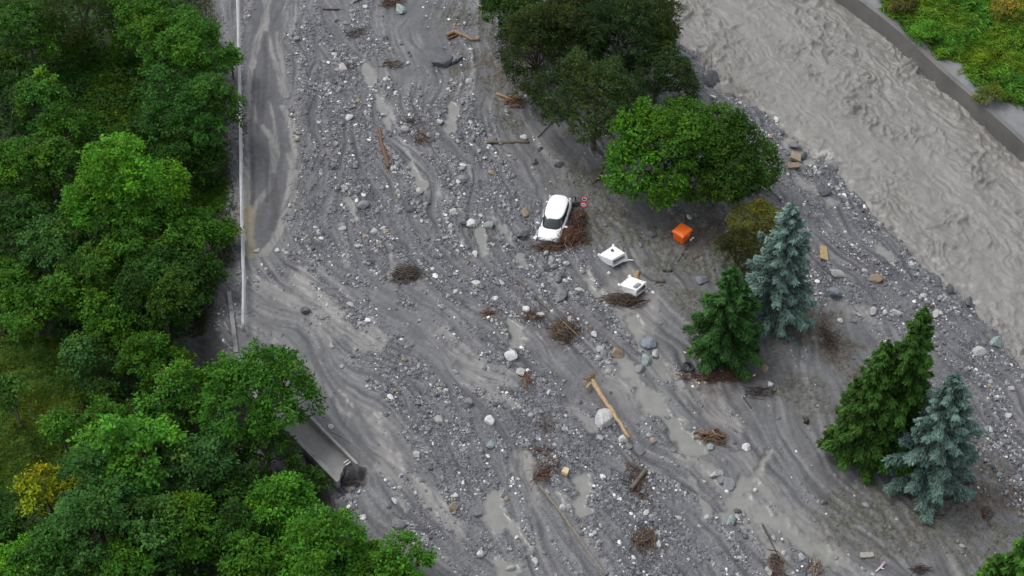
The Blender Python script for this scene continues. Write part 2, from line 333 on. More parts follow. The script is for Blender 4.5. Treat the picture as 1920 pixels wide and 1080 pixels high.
DARKS = strokes([([(720, 570), (800, 640), (900, 690), (1015, 692)], 8), ([(930, 640), (1000, 690), (1060, 720)], 7), ([(480, 615), (560, 715), (620, 780)], 20), ([(1130, 600), (1180, 690), (1260, 790)], 9), ([(1425, 860), (1470, 950), (1530, 1020)], 9), ([(770, 20), (840, 70), (800, 140)], 40),
    ([(850, 390), (900, 440), (985, 480)], 8), ([(560, 640), (640, 750), (690, 860)], 16), ([(1000, 610), (1040, 670)], 6), ([(1060, 740), (1100, 790), (1120, 850)], 9), ([(690, 340), (720, 400), (760, 470)], 9), ([(580, 200), (600, 300), (590, 400)], 10), ([(1260, 830), (1320, 900), (1400, 1000)], 9), ([(900, 760), (960, 830), (1000, 900)], 8), ([(1580, 470), (1680, 520), (1770, 590)], 12), ([(1560, 350), (1640, 420)], 12), ([(1290, 730), (1330, 800)], 14), ([(760, 500), (860, 560), (940, 640)], 7)], .7, .6)
LIGHT = strokes([([(800, 640), (880, 680), (960, 700)], 5), ([(840, 690), (930, 740), (1000, 770)], 5), ([(870, 720), (940, 760)], 4), ([(960, 700), (1020, 720)], 4), ([(500, 530), (560, 570), (620, 640)], 5), ([(540, 640), (620, 740)], 4), ([(1080, 610), (1140, 690), (1200, 750)], 5), ([(1110, 700), (1150, 760)], 5), ([(640, 740), (700, 840), (760, 960)], 5), ([(560, 470), (640, 540), (700, 600)], 5), ([(1410, 880), (1480, 990)], 6), ([(1240, 480), (1260, 560)], 5), ([(700, 130), (760, 280), (800, 360)], 4), ([(820, 360), (870, 400), (930, 410)], 5), ([(640, 420), (650, 500)], 5), ([(1000, 480), (1060, 560)], 5), ([(1300, 650), (1400, 760)], 6), ([(1490, 760), (1560, 880), (1640, 960)], 5), ([(1500, 680), (1520, 740)], 6)], .8, .5)
col = lay(col, (.05, .05, .056), WET)
col = lay(col, (.05, .05, .056), DARKS*np.clip(.65+.25*L2, .2, .9))
col = lay(col, (.205, .203, .195), LIGHT*np.clip(.55+.2*L1+.35*L4, 0, .95))
col = lay(col, (.19, .189, .185), np.clip(np.clip((L2-.75)*.45, 0, .5)+np.clip((L4-1.0)*.5, 0, .6), 0, .7)*(.3+.7*PATCH)*(1-.5*grav))
col = lay(col, (.096, .096, .098), SMOOTH*0.5)*(1+0.05*(SMOOTH*L2)[..., None])
col = lay(col, (.062, .062, .067), ROAD*0.85)
col = lay(col, (.195, .188, .177), np.clip(silt*0.85, 0, 0.9))
col = lay(col, (.045, .043, .045), TRACK*0.75)
gn = np.clip(GRASSY*(0.55+0.6*fbm(gx*1.3, gy*1.3, 4, 91, .65)), 0, 0.9)
col = lay(col, (.082, .08, .058), gn*.85)
col = lay(col, (.082, .058, .045), np.clip(BROWN*(0.5+0.6*fbm(gx*2.2, gy*2.2, 3, 95)), 0, 0.8))
YEL = strokes([([(462, 395), (464, 440), (466, 475)], 13)], 0.6, 0.4); col = lay(col, (.17, .145, .095), YEL*0.8)
col = lay(col, (.19, .19, .175), np.clip(WATERP, 0, 1)*0.92)
col = lay(col, (.10, .095, .09), smooth(-0.5, 2.0, river+bank_n*0.6)*0.7)
bz = (beyond > 0.25).astype(np.float32); col = lay(col, (.21, .215, .22), bz*0.75)
TURF = strokes([([(1700, 0), (1760, 40), (1800, 60)], 50), ([(1760, -60), (1860, 60), (1960, 160)], 90), ([(1850, 100), (1910, 150), (1990, 200)], 58), ([(1700, -100), (1980, 40)], 150), ([(1680, 10), (1720, 45), (1760, 75)], 22), ([(1690, 10), (1740, 50), (1790, 95)], 52), ([(1790, 75), (1850, 125), (1930, 175)], 58), ([(1500, -260), (1800, -160), (2100, -100)], 150), ([(2000, 60), (2120, 280), (2200, 400)], 110)], 0.4, 0.6)
col = lay(col, (.05, .075, .03), bz*np.clip(TURF, 0, 1))
col = lay(col, (.046, .046, .05), np.clip(fl*(0.75+0.25*L2), 0, 0.9)*(1-ff))
col = lay(col, (.034, .046, .018), np.clip(ff*(0.9+0.2*fbm(gx, gy, 3, 99)), 0, 1))
slick = np.clip(1.1*WATERP+.75*silt+.5*SMOOTH+.5*WET+.4*DARKS+.5*LIGHT-.6*GRASSY+.9*bz*(1-TURF), 0, 1)*(1-ff)
rg = 0.6-0.3*slick-.10*smooth(.85, 1, WATERP)+0.2*ff
grav = np.maximum(grav, HOLE*.9); grv = grav*(1-ff)*(1-bz)
col = np.clip(col*np.where((bz+ff)[..., None] > .5, 1.0, 1.17), 0, .8)
# a coarse skirt carries the same sheet out to the horizon
sk = np.array([60., 75, 100, 150, 250, 500, 1000, 2500])
ax_ = np.concatenate([-sk[::-1], fx, sk]); ay_ = np.concatenate([-sk[::-1], fy, sk+5])
def padded(a):
    o = np.empty((len(ay_), len(ax_)), np.float32); k = len(sk)
    j = np.clip(np.arange(len(ay_))-k, 0, NYF-1); i = np.clip(np.arange(len(ax_))-k, 0, NXF-1)
    return a[np.ix_(j, i)]
AX, AY = np.meshgrid(ax_, ay_)
def grid_faces(nx, ny):
    i = np.arange((ny-1)*nx).reshape(ny-1, nx)[:, :-1].ravel()
    return np.stack([i, i+1, i+nx+1, i+nx], 1)
def ground_mat():
    m, t, b = mat_base('debris_mud')
    g = t.nodes.new('ShaderNodeTexCoord').outputs['Object']
    gr = attr(t, 'gravel', 'Fac')
    n1 = noise_n(t, 5.5, 8, 0.72, g); n2 = noise_n(t, 0.9, 6, 0.6, g)
    v = t.nodes.new('ShaderNodeTexVoronoi'); v.inputs['Scale'].default_value = 4.2; v.inputs['Randomness'].default_value = 1
    t.links.new(g, v.inputs['Vector'])
    v2 = t.nodes.new('ShaderNodeTexVoronoi'); v2.inputs['Scale'].default_value = 9.5; t.links.new(g, v2.inputs['Vector'])
    stone = ramp(t, v.outputs['Distance'], [(0.05, (1, 1, 1)), (0.42, (0, 0, 0))])
    stone2 = ramp(t, v2.outputs['Distance'], [(0.05, (1, 1, 1)), (0.4, (0, 0, 0))])
    cell = ramp(t, v.outputs['Color'], [(0.15, (.72, .72, .74)), (0.75, (1.12, 1.12, 1.15)), (0.95, (1.6, 1.6, 1.62))])
    cell2 = ramp(t, v2.outputs['Color'], [(0.15, (.75, .74, .74)), (0.8, (1.15, 1.15, 1.15)), (0.97, (1.9, 1.88, 1.85))])
    dry = math_n(t, 'SUBTRACT', 1.0, attr(t, 'slick', 'Fac'))
    def fade(c, cc, lo=0.0):
        m1 = t.nodes.new('ShaderNodeMix'); m1.data_type = 'RGBA'; m1.blend_type = 'MULTIPLY'
        t.links.new(math_n(t, 'MULTIPLY_ADD', dry, 1-lo, lo), m1.inputs[0]); t.links.new(c, m1.inputs[6]); t.links.new(cc, m1.inputs[7]); return m1.outputs[2]
    c = fade(attr(t, 'tint'), ramp(t, n1, [(0.3, (.58, .58, .59)), (0.72, (1.45, 1.45, 1.44))]), .08)
    c = mul(t, c, ramp(t, n2, [(0.3, (.88, .88, .89)), (0.7, (1.12, 1.11, 1.1))]))
    def cellmix(c, cc):
        m1 = t.nodes.new('ShaderNodeMix'); m1.data_type = 'RGBA'; m1.blend_type = 'MULTIPLY'
        t.links.new(gr, m1.inputs[0]); t.links.new(c, m1.inputs[6]); t.links.new(cc, m1.inputs[7]); return m1.outputs[2]
    c = cellmix(cellmix(c, cell), cell2)
    t.links.new(c, b.inputs['Base Color'])
    t.links.new(attr(t, 'rough', 'Fac'), b.inputs['Roughness']); b.inputs['Specular IOR Level'].default_value = 0.35
    st = math_n(t, 'ADD', math_n(t, 'MULTIPLY', stone, 0.8), math_n(t, 'MULTIPLY', stone2, 0.5))
    h = math_n(t, 'ADD', math_n(t, 'MULTIPLY', st, gr), math_n(t, 'MULTIPLY', n1, 0.5))
    bump(t, h, math_n(t, 'MULTIPLY', math_n(t, 'MULTIPLY_ADD', gr, 0.8, 0.35), math_n(t, 'MULTIPLY_ADD', dry, .92, .08)), 0.14, b)
    return m
def outside():
    o = np.ones((len(ay_), len(ax_)), bool); k = len(sk); o[k:-k, k:-k] = False; return o
OUT = outside(); zone_f, zone_b = padded(ff) > .5, padded(bz) > .5
cols = np.stack([padded(col[..., k]) for k in range(3)], -1); cols[OUT] = C3(.12, .12, .122); cols[OUT & zone_b] = C3(.07, .1, .035); cols[OUT & zone_f] = C3(.035, .05, .018)
zz_ = padded(Z); zz_[OUT & (zz_ > -1.5)] = 0.0; zz_[OUT & zone_b] = .6
def fl_(a, v):
    q = padded(a); q[OUT] = v; return q
gverts = np.stack([AX, AY, zz_], -1).reshape(-1, 3)
ground = np_mesh('ground', gverts, grid_faces(len(ax_), len(ay_)), ground_mat(), cols.reshape(-1, 3), smooth_=True, floats={'rough': fl_(rg, .6), 'slick': fl_(slick, .1), 'gravel': fl_(grv, .3)})
tag(ground, 'grey debris flow of mud gravel and silt over the valley floor', kind='structure')
def gz(x, y): return float(sample(Z, np.array([x]), np.array([y]))[0])
def G(u, v):
    """world point of the terrain seen at a photo pixel"""
    z = 0.0
    for _ in range(5):
        p = P(u, v, z); z = gz(p[0], p[1])
    return np.array([p[0], p[1], z])

# ------------------------------------------------------------------ river
def river_water():
    st = 0.11; xs = np.arange(4, 58, st); ys = np.arange(-14, 50, st)
    xs = np.concatenate([xs, sk+2]); ys = np.concatenate([-sk[::-1], ys, sk+6])
    X, Y = np.meshgrid(xs, ys)
    d = (BANK[-3]-BANK[4]); d /= np.hypot(*d)                     # stream direction
    s = X*d[0]+Y*d[1]; c = -X*d[1]+Y*d[0]
    wx, wy = fbm(s*.22, c*.3, 3, 201)*1.6, fbm(s*.22, c*.3, 3, 207)*1.6
    rdg = lambda a: np.clip(1-np.abs(a)*1.15, 0, 1)
    r1 = rdg(fbm((s+wx*1.5)*.2, (c+wy*1.5)*.5, 3, 211, .42)); r2 = rdg(fbm((s+wx*1.1)*.6, (c+wy*1.1)*1.0, 3, 221)); r3 = rdg(fbm((s+wx*.5)*1.5, (c+wy*.5)*2.4, 2, 231))
    patch = smooth(-0.2, 0.9, fbm(s*.10, c*.16, 3, 241)); patch2 = smooth(-.1, .7, fbm(s*.2, c*.26, 3, 246))
    z = WATER_Z+0.20*fbm(s*.16, c*.34, 3, 251)+(0.14+0.42*patch)*(r1**3-0.35)*.8+(0.05+0.15*patch)*(r2**3-.35)+.24*patch2*r1**14+.13*patch2*r2**10+0.015*(r3**3-.4)
    t1 = np.clip(0.3*patch+0.25*fbm(s*.06, c*.35, 4, 261), 0, 1)
    colr = np.ones(X.shape+(3,))*np.array([.205, .195, .181]); colr = colr*(1-t1[..., None])+np.array([.168, .16, .149])*t1[..., None]
    fo = P(1542, 290, WATER_Z); dfo = np.hypot((X-fo[0])/1.3, (Y-fo[1])/.8)+.5*fbm(X*1.5, Y*1.5, 3, 271); fm = (1-smooth(.3, 1.2, dfo))*smooth(-.2, .3, fbm(X*3, Y*3, 3, 275))
    d0, s0 = polydist(X, Y, BANK); edge = smooth(1.6, .2, np.abs(d0))*smooth(.1, .7, fbm(X*1.1, Y*1.1, 3, 281))*.5; fm = np.clip(np.maximum(fm, edge), 0, 1)
    colr = colr*(1-fm[..., None])+np.array([.42, .39, .36])*fm[..., None]; z = z+.12*fm*fbm(X*2.5, Y*2.5, 2, 291)
    m, t, b = mat_base('muddy_water'); g = t.nodes.new('ShaderNodeTexCoord').outputs['Object']
    n1 = noise_n(t, 1.6, 7, 0.65, g)
    t.links.new(mul(t, attr(t, 'tint'), ramp(t, n1, [(0.3, (.86,)*3), (0.7, (1.14,)*3)])), b.inputs['Base Color'])
    b.inputs['Roughness'].default_value = 0.3; b.inputs['Specular IOR Level'].default_value = 0.5
    bump(t, noise_n(t, 2.6, 7, 0.66, g), 0.55, 0.2, b)
    o = np_mesh('river_water', np.stack([X, Y, z], -1).reshape(-1, 3), grid_faces(len(xs), len(ys)), m, colr.reshape(-1, 3), smooth_=True)
    # the sheet only exists between the debris bank and the embankment wall
    import bmesh
    bm = bmesh.new(); bm.from_mesh(o.data); bm.verts.ensure_lookup_table()
    VX, VY = X.ravel(), Y.ravel()
    d1, s1 = polydist(VX, VY, BANK); d2, s2 = polydist(VX, VY, WALL)
    dead = ((-d1*s1) < -4) | ((-d2*s2) > 0.3)
    bmesh.ops.delete(bm, geom=[bm.verts[i] for i in np.nonzero(dead)[0]], context='VERTS'); bm.to_mesh(o.data); bm.free()
    tag(o, 'muddy grey-brown river in flood with choppy waves', kind='structure')
river_water()

# ------------------------------------------------------------------ vegetation
def unit(a): return a/(np.linalg.norm(a, axis=-1, keepdims=True)+1e-9)
def leaf_quads(pos, nrm, tan, L, Wd, fold=0.15):
    """diamond leaves: base, side, tip, side"""
    t = unit(tan-nrm*(tan*nrm).sum(-1, keepdims=True)); b = np.cross(nrm, t); L = np.asarray(L)[:, None]; Wd = np.asarray(Wd)[:, None]
    v = np.stack([pos-t*L*.5, pos+b*Wd*.5+nrm*L*fold, pos+t*L*.5, pos-b*Wd*.5+nrm*L*fold], 1)
    n = len(pos); return v.reshape(-1, 3), np.arange(4*n).reshape(n, 4)
def rand_dirs(n, r): return unit(r.standard_normal((n, 3)))
def limb_mesh(mb, p0, p1, r0, r1, r, wob=0.1, n=5, seg=4):
    p0, p1 = np.array(p0, float), np.array(p1, float); L = np.linalg.norm(p1-p0)
    pts = [p0+(p1-p0)*k/seg+(r.standard_normal(3)*L*wob*.3 if 0 < k < seg else 0) for k in range(seg+1)]
    mb.tube(pts, [r0+(r1-r0)*k/seg for k in range(seg+1)], n); return pts
def broadleaf(u, v, rpx, colr, label, hk=1.0, leaf=0.27, dens=1.0, flat=0.9, name='broadleaf_tree', cat='tree', group=None, clump=0.33, seed=None, base_k=1.25, narrow=0.55, hz=None, gap=0.0):
    """a crown whose middle shows at photo pixel (u, v), rpx pixels in radius, on a trunk that stands on the terrain below it"""
    r = np.random.default_rng(seed if seed is not None else int(u*13+v*7))
    R = rpx/24.0
    for _ in range(4):
        c = P(u, v, hz if hz is not None else 0); R = rpx/scale_at(c)
        g = gz(c[0], c[1]); hz = g+R*base_k*hk
    H = hz-g; c = np.array([c[0], c[1], hz]); root = empty(name, (c[0], c[1], g), label=label, cat=cat, group=group)
    Rz = min(R*flat, H*0.95)
    # big limbs carry lobes, lobes carry leaf tufts, tufts carry leaves
    nl = int(7+2.2*R); ld = rand_dirs(nl*3, r); ld = ld[ld[:, 2] > -.45]; keep = []
    for q in ld:
        if all(q @ p_ < .80 for p_ in keep): keep.append(q)
        if len(keep) >= nl: break
    ld = np.array(keep); nl = len(ld); lr = R*(.34+.16*r.random(nl)); lc = ld*np.array([R, R, Rz])*(.50+.22*r.random((nl, 1))); sq = .78+.42*r.random(2); th = r.random()*3.14; rot = np.array([[math.cos(th), -math.sin(th)], [math.sin(th), math.cos(th)]]); lc[:, :2] = (lc[:, :2] @ rot*sq) @ rot.T*(.88+.3*r.random((nl, 1))); lc[:, 2] += .12*R*r.standard_normal(nl)
    ld = np.concatenate([ld, [[0, 0, 1.]]]); lc = np.concatenate([lc, [[0, 0, Rz*.3]]]); lr = np.append(lr, R*.5); nl += 1
    cc, cr, lob = [], [], []
    tuft = (.36+.05*R)*(leaf/.27)**.5*clump/.33
    for k in range(nl):
        m_ = max(5, int(1.15*4*(lr[k]/tuft)**2*dens*.62)); dd = unit(rand_dirs(m_, r)+.45*ld[k]+np.array([0, 0, .25])); cc.append(lc[k]+dd*lr[k]*(.62+.42*r.random((m_, 1)))); cr.append(tuft*(.55+.8*r.random(m_))); lob.append(np.full(m_, k))
    cc, cr, lob = np.concatenate(cc), np.concatenate(cr), np.concatenate(lob); ncl = len(cc); ltint = 1+.14*r.standard_normal(nl); lhue = .10*r.standard_normal(nl)
    ctint = ltint[lob]*(1+.17*r.standard_normal(ncl)); chue = lhue[lob]+.08*r.standard_normal(ncl)
    wn = np.maximum(7, (30*cr**2*(.27/leaf)**1.6/.16*.17).astype(int)); tc = np.repeat(np.arange(ncl), wn); dd = rand_dirs(len(tc), r); dd[:, 2] = np.abs(dd[:, 2])-.35*r.random(len(tc)); dd = unit(dd+.4*unit(cc)[tc])
    tp = cc[tc]+dd*cr[tc][:, None]*(.35+.65*r.random((len(tc), 1))**.6)*np.array([1, 1, .75]); tn = dd
    per = 4; n = len(tp)*per; idx = np.repeat(np.arange(len(tp)), per)
    off = r.standard_normal((n, 3))*leaf*np.array([.55, .55, .3]); pos = tp[idx]+off
    nr = unit(tn[idx]*.6+np.array([0, 0, .7])+.5*r.standard_normal((n, 3))); tan = unit(off+tn[idx]*.5+1e-3)
    L = leaf*(0.65+0.7*r.random(n)); verts, faces = leaf_quads(pos, nr, tan, L, L*narrow*(0.8+.4*r.random(n)))
    tk = np.clip(ctint[tc[idx]], .55, 1.6)*(1+0.16*r.standard_normal(len(tp))[idx])*(1+0.18*r.standard_normal(n)); hu = chue[tc[idx]]+0.06*r.standard_normal(n)
    hu = np.clip(hu, -.07, .4); cl = np.array(colr)[None]*np.array([1.06, 1.04, .72])*np.clip(tk, .4, 2.0)[:, None]*np.stack([1+hu*1.3, 1+hu*.3, 1-hu], 1)
    np_mesh('crown', verts, faces, LEAF, np.repeat(np.clip(cl, .004, .6), 4, 0), root).location = (0, 0, H)
    mb = MB(); fork = H-Rz*0.55; tr = max(.07, R*0.05)
    top = limb_mesh(mb, (0, 0, -0.3), (0, 0, max(fork, .5)), tr*1.4, tr, r, .05, 7)[-1]
    for k in range(nl): limb_mesh(mb, top, lc[k]*1.1+np.array([0, 0, H]), tr*.6, .03, r, .2)
    mb.build('trunk', BARK, root, True); return root
def spruce(ub, vb, vt, wpx, colr, label, blue=False, name='spruce_tree', group=None, dens=1.0, ragged=0.15, droop=0.32):
    """foot at photo pixel (ub, vb), tip at picture row vt, wpx wide at the widest"""
    r = np.random.default_rng(int(ub*3+vb)); b = G(ub, vb); h = 2.0
    lo, hi = 0.5, 40.0
    for _ in range(40):
        h = (lo+hi)/2
        if vpix(b+np.array([0, 0, h])) > vt: lo = h
        else: hi = h
    R = wpx/2/scale_at(b+np.array([0, 0, h*.3])); root = empty(name, b, label=label, cat='tree', group=group)
    V, Nn, T, LL, CT = [], [], [], [], []; mb = MB()
    limb_mesh(mb, (0, 0, -.4), (0, 0, h*.98), .06+h*.014, .02, r, .01, 8, 6)
    z = 0.05*h
    while z < h*0.985:
        t = z/h; prof = (1-t)**0.68*(0.70+0.30*min(1, t/0.2))*(.85+.3*r.random()); nb = int(4+4*(1-t)+r.random()*2); a0 = r.random()*6.28
        for k in range(nb):
            L = max(.22, R*prof*(.72+.42*r.random())); a = a0+6.283*k/nb+.35*r.standard_normal()
            dr = np.array([math.cos(a), math.sin(a), 0]); sd_ = np.array([-dr[1], dr[0], 0]); up0 = 0.28*t*1.6+0.05*r.standard_normal()
            M = int((26+100*L**1.2)*dens); s = 0.10+0.90*r.random(M)**0.75; wmax = 0.22*L*(1.05-s*.8)+.09; w = (r.random(M)*2-1)*wmax
            zz = up0*s*L-droop*L*s*s*(1-.4*t)+0.16*L*np.maximum(s-.7, 0)/.3*.5-np.abs(w)*0.75-0.2*r.random(M)**2*L**.5
            p = dr*(s*L)[:, None]+sd_*w[:, None]; p[:, 2] = zz+z; p += .035*r.standard_normal((M, 3))
            tn = unit(dr*.8+sd_*(np.sign(w)*(.35+np.abs(w)/wmax*.5))[:, None]+np.array([0, 0, -.28]))
            V.append(p); T.append(tn); Nn.append(unit(np.array([0, 0, 1.])+dr*.35+.4*r.standard_normal((M, 3)))); LL.append(.20+.17*r.random(M))
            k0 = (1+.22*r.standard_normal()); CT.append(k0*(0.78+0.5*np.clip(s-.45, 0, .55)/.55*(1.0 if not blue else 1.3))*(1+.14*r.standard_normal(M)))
            if L > .9 and k % 2 == 0: limb_mesh(mb, (0, 0, z), dr*L*.75+np.array([0, 0, z+up0*L*.75-droop*L*.5]), .035, .012, r, .05, 4, 3)
        z += (0.34+0.34*(1-t))*(0.8+.4*r.random())
    # the leader
    M = 40; p = np.zeros((M, 3)); p[:, 2] = h*(.97+.045*r.random(M)); p[:, :2] = .06*r.standard_normal((M, 2)); V.append(p); T.append(unit(np.array([0, 0, 1.])+.5*r.standard_normal((M, 3)))); Nn.append(rand_dirs(M, r)); LL.append(np.full(M, .25)); CT.append(np.ones(M))
    V, Nn, T, LL, CT = map(np.concatenate, (V, Nn, T, LL, CT)); verts, faces = leaf_quads(V, Nn, T, LL, LL*.36, .05)
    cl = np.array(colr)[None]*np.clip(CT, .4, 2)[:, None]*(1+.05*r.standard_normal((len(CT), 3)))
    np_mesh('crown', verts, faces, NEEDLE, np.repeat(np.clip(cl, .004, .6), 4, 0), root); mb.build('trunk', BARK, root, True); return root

MID, BRIGHT, DARK = (.060, .165, .024), (.085, .25, .028), (.037, .098, .022)
BLUISH, YELLOW, DULL, OLIVE = (.052, .135, .045), (.22, .27, .018), (.046, .072, .03), (.125, .135, .03)
FORESTG = 'broadleaf trees of the wood beside the road'
for a in [  # u, v, rpx, colour, label, options
    (345, 95, 82, MID, 'tall green tree crowding the top of the white railing', {}),
    (362, 215, 84, (0.045, 0.132, 0.030), 'large dark green tree nearest the upper road, hanging towards the railing', {}),
    (372, 305, 46, DARK, 'small dark tree under the tall trees beside the railing', {}),
    (290, 45, 72, MID, 'rounded green tree at the upper edge of the wood', {}),
    (48, 62, 62, (0.051, 0.143, 0.027), 'green tree in the upper corner of the wood', {}),
    (150, 28, 66, (0.033, 0.065, 0.018), 'dull dark tree with feathery shade at the top of the wood', dict(narrow=.3)),
    (20, 140, 52, DARK, 'dark tree below the corner tree at the edge of the wood', {}),
    (72, 192, 50, (0.068, 0.186, 0.037), 'light green rounded tree above the dark glade', {}),
    (118, 245, 40, MID, 'loose green tree on the near side of the dark glade', {}),
    (30, 325, 62, MID, 'green tree at the outer edge of the wood, level with the big bright tree', {}),
    (92, 320, 55, (0.051, 0.132, 0.025), 'green tree wedged between the edge tree and the big bright tree', {}),
    (222, 355, 98, BRIGHT, 'big bright green tree in the middle of the wood', dict(hk=1.25)),
    (160, 400, 60, MID, 'green tree on the shaded flank of the big bright tree', {}),
    (265, 440, 85, (0.057, 0.152, 0.025), 'broad green tree below the big bright tree', {}),
    (105, 468, 62, BLUISH, 'bluish green tree below the wood edge trees', {}),
    (348, 452, 58, MID, 'green tree standing beside the road bend', {}),
    (355, 520, 58, DARK, 'dark tree at the rim of the muddy channel', {}),
    (25, 430, 60, DARK, 'dark tree at the far edge of the wood', {}),
    (190, 520, 66, (0.060, 0.155, 0.027), 'green tree with pale tips in the lower middle of the wood', {}),
    (300, 560, 78, DARK, 'broad shaded tree just above the collapsed bridge trees', {}),
    (60, 585, 56, MID, 'green tree above the weedy clearing', {}),
    (120, 560, 54, (0.072, 0.186, 0.027), 'light green tree above the weedy clearing', {}),
    (225, 600, 62, MID, 'green tree next to the shaded broad tree', {}),
    (20, 530, 48, MID, 'round green tree on the wood edge above the clearing', {}),
    (160, 672, 44, BLUISH, 'narrow bluish tree beside the weedy clearing', {}),
    (282, 672, 58, MID, 'green tree with yellow tips in the lower wood', {}),
    (332, 738, 60, (0.068, 0.186, 0.030), 'rounded light tree left of the leaning streamside tree', {}),
    (420, 722, 44, MID, 'young green tree at the end of the railing', {}),
    (480, 748, 96, (0.054, 0.163, 0.025), 'large green tree overhanging the broken bridge deck', dict(hk=1.15)),
    (500, 845, 62, DARK, 'dark low tree under the tree that overhangs the bridge deck', {}),
    (242, 858, 92, (0.090, 0.264, 0.040), 'pale green dome shaped tree in the lower wood', dict(leaf=.33)),
    (382, 868, 66, BLUISH, 'bluish green tree between the pale dome tree and the bridge deck', {}),
    (180, 965, 92, (0.051, 0.139, 0.043), 'wide bluish tree in front of the pale dome tree', {}),
    (285, 1010, 66, BLUISH, 'bluish green tree at the lower edge of the wood', {}),
    (85, 925, 46, YELLOW, 'yellow leaved tree below the grassy clearing', dict(leaf=.3)),
    (132, 915, 30, YELLOW, 'small bright yellow sapling above the wide bluish tree', dict(hk=1.6)),
    (355, 985, 66, MID, 'green tree low in the wood below the bridge deck', {}),
    (425, 1000, 55, DARK, 'shaded dark tree in the hollow below the bridge deck', {}),
    (530, 945, 66, (0.075, 0.232, 0.030), 'bright green tree just below the broken bridge deck', {}),
    (598, 1035, 80, (0.063, 0.194, 0.027), 'green tree at the rim of the debris flow below the bridge deck', {}),
    (480, 1060, 60, MID, 'green tree at the bottom edge of the wood', {}),
    (755, 1070, 64, (0.060, 0.186, 0.025), 'low green tree farthest out into the debris flow', {}),
    (680, 1065, 46, MID, 'green bushy tree beside the tree farthest out in the debris', {}),
    (95, 1040, 66, (0.053, 0.147, 0.033), 'green tree in the bottom corner behind the bright bush', {}),
    (35, 1065, 48, BRIGHT, 'bright green bush in the bottom corner of the wood', {}),
    (230, 1075, 60, MID, 'green tree on the bottom edge of the wood under the bluish trees', {}),
    (14, 1000, 40, DARK, 'dark tree behind the yellow tree on the outer edge of the wood', {}),
]: broadleaf(a[0], a[1], a[2]*1.06, a[3], a[4], group=FORESTG, **a[5])
SHR = 'saplings and shrubs around the clearings'
for a in [(20, 735, 38, (0.054, 0.132, 0.030), 'thin dark stemmed sapling in the clearing', 2.2), (112, 800, 36, MID, 'sapling with bare lower stem in the grassy clearing', 2.2),
          (205, 790, 40, MID, 'shrub on the near rim of the grassy clearing', 1.2), (185, 745, 32, DARK, 'dark shrub between clearing and lower wood', 1.2),
          (415, 440, 32, MID, 'leafy bush beside the road bend', 1.0), (275, 225, 24, DARK, 'dark low shrub in the glade', .9), (150, 95, 30, (0.045, 0.116, 0.021), 'green shrub at the top of the glade', .9),
          (570, 905, 36, DARK, 'dark bush below the edge of the bridge deck', 1.1), (432, 108, 14, MID, 'small leafy bough hanging beside the railing', 3.0), (440, 930, 46, DARK, 'dark undergrowth shrub in the hollow', 1.0), (300, 800, 40, DARK, 'dark shrub in the gap behind the pale dome tree', 1.0)]:
    broadleaf(a[0], a[1], a[2], a[3], a[4], hk=a[5], name='shrub', cat='shrub', group=SHR, dens=.8)
DG = 'dark trees beside the river'
for a in [(1005, 95, 78, DULL, 'dull dark tree at the outer side of the riverside clump', 1.3), (1115, 195, 92, (0.045, 0.081, 0.035), 'broad dark tree at the front of the riverside clump', 1.5), (1065, 55, 82, (0.050, 0.077, 0.032), 'dark tree with brownish sheen behind the front one', 1.5),
          (1170, 75, 88, (0.041, 0.077, 0.033), 'tall dark tree at the top of the riverside clump', 1.5), (1232, 140, 70, (0.048, 0.088, 0.038), 'open dark tree nearest the river in the clump', 1.4), (1140, -10, 70, DULL, 'dark tree cut off at the top edge beside the river', 1.4), (960, 15, 58, DARK, 'dark tree by the grassy patch at the top edge', 1.2), (1215, 25, 60, DULL, 'small dark tree beside the water at the top edge', 1.3)]:
    broadleaf(a[0], a[1], a[2]*1.08, a[3], a[4], hk=a[5]*.62, narrow=.36, leaf=.25, dens=1.2, group=DG, clump=.28, flat=1.05)
broadleaf(1246, 285, 112, (.062, .17, .022), 'large bright green tree in front of the dark riverside trees', leaf=.28, hk=.72, flat=1.08, group='green trees above the orange bin', dens=1.7)
broadleaf(1348, 302, 104, (.05, .115, .024), 'rounded dark green tree next to the bright one, above the orange bin', leaf=.24, hk=.74, flat=1.08, group='green trees above the orange bin', dens=1.5)
broadleaf(1420, 418, 52, OLIVE, 'olive yellow feathery conifer between green tree and blue spruce', leaf=.22, narrow=.26, hk=.9, flat=1.2, name='feathery_conifer', dens=1.5)
broadleaf(1382, 480, 44, (.045, .052, .018), 'lower olive brown conifer beside the green spruce', leaf=.22, narrow=.26, hk=.8, flat=1.1, name='feathery_conifer', dens=1.4)
SG, SB = 'green spruces on the mud flat', 'blue spruces on the mud flat'
BLUE = (.128, .195, .165)
spruce(1450, 598, 382, 178, BLUE, 'tall blue spruce behind the green spruce, by the tan plank', True, group=SB)
spruce(1355, 664, 500, 176, (.036, .092, .022), 'dark green spruce standing in driftwood beside the tyre', group=SG, droop=.4)
spruce(1664, 850, 578, 170, (.04, .098, .016), 'tallest green spruce of the twin group', group=SG, droop=.38)
spruce(1614, 852, 640, 170, (.04, .095, .016), 'shorter green spruce in front of the tallest one', group=SG, droop=.4)
spruce(1596, 848, 692, 140, (.04, .09, .016), 'lowest green spruce on the outer side of the twin group', group=SG, droop=.4)
spruce(1737, 903, 702, 208, (.105, .165, .138), 'blue spruce standing below the twin green spruces', True, group=SB)
spruce(1885, 1130, 998, 140, (.055, .145, .02), 'green spruce top poking in at the bottom corner', group=SG)
spruce(1842, 1125, 1040, 90, (.055, .135, .02), 'small green spruce tip at the bottom edge', group=SG)
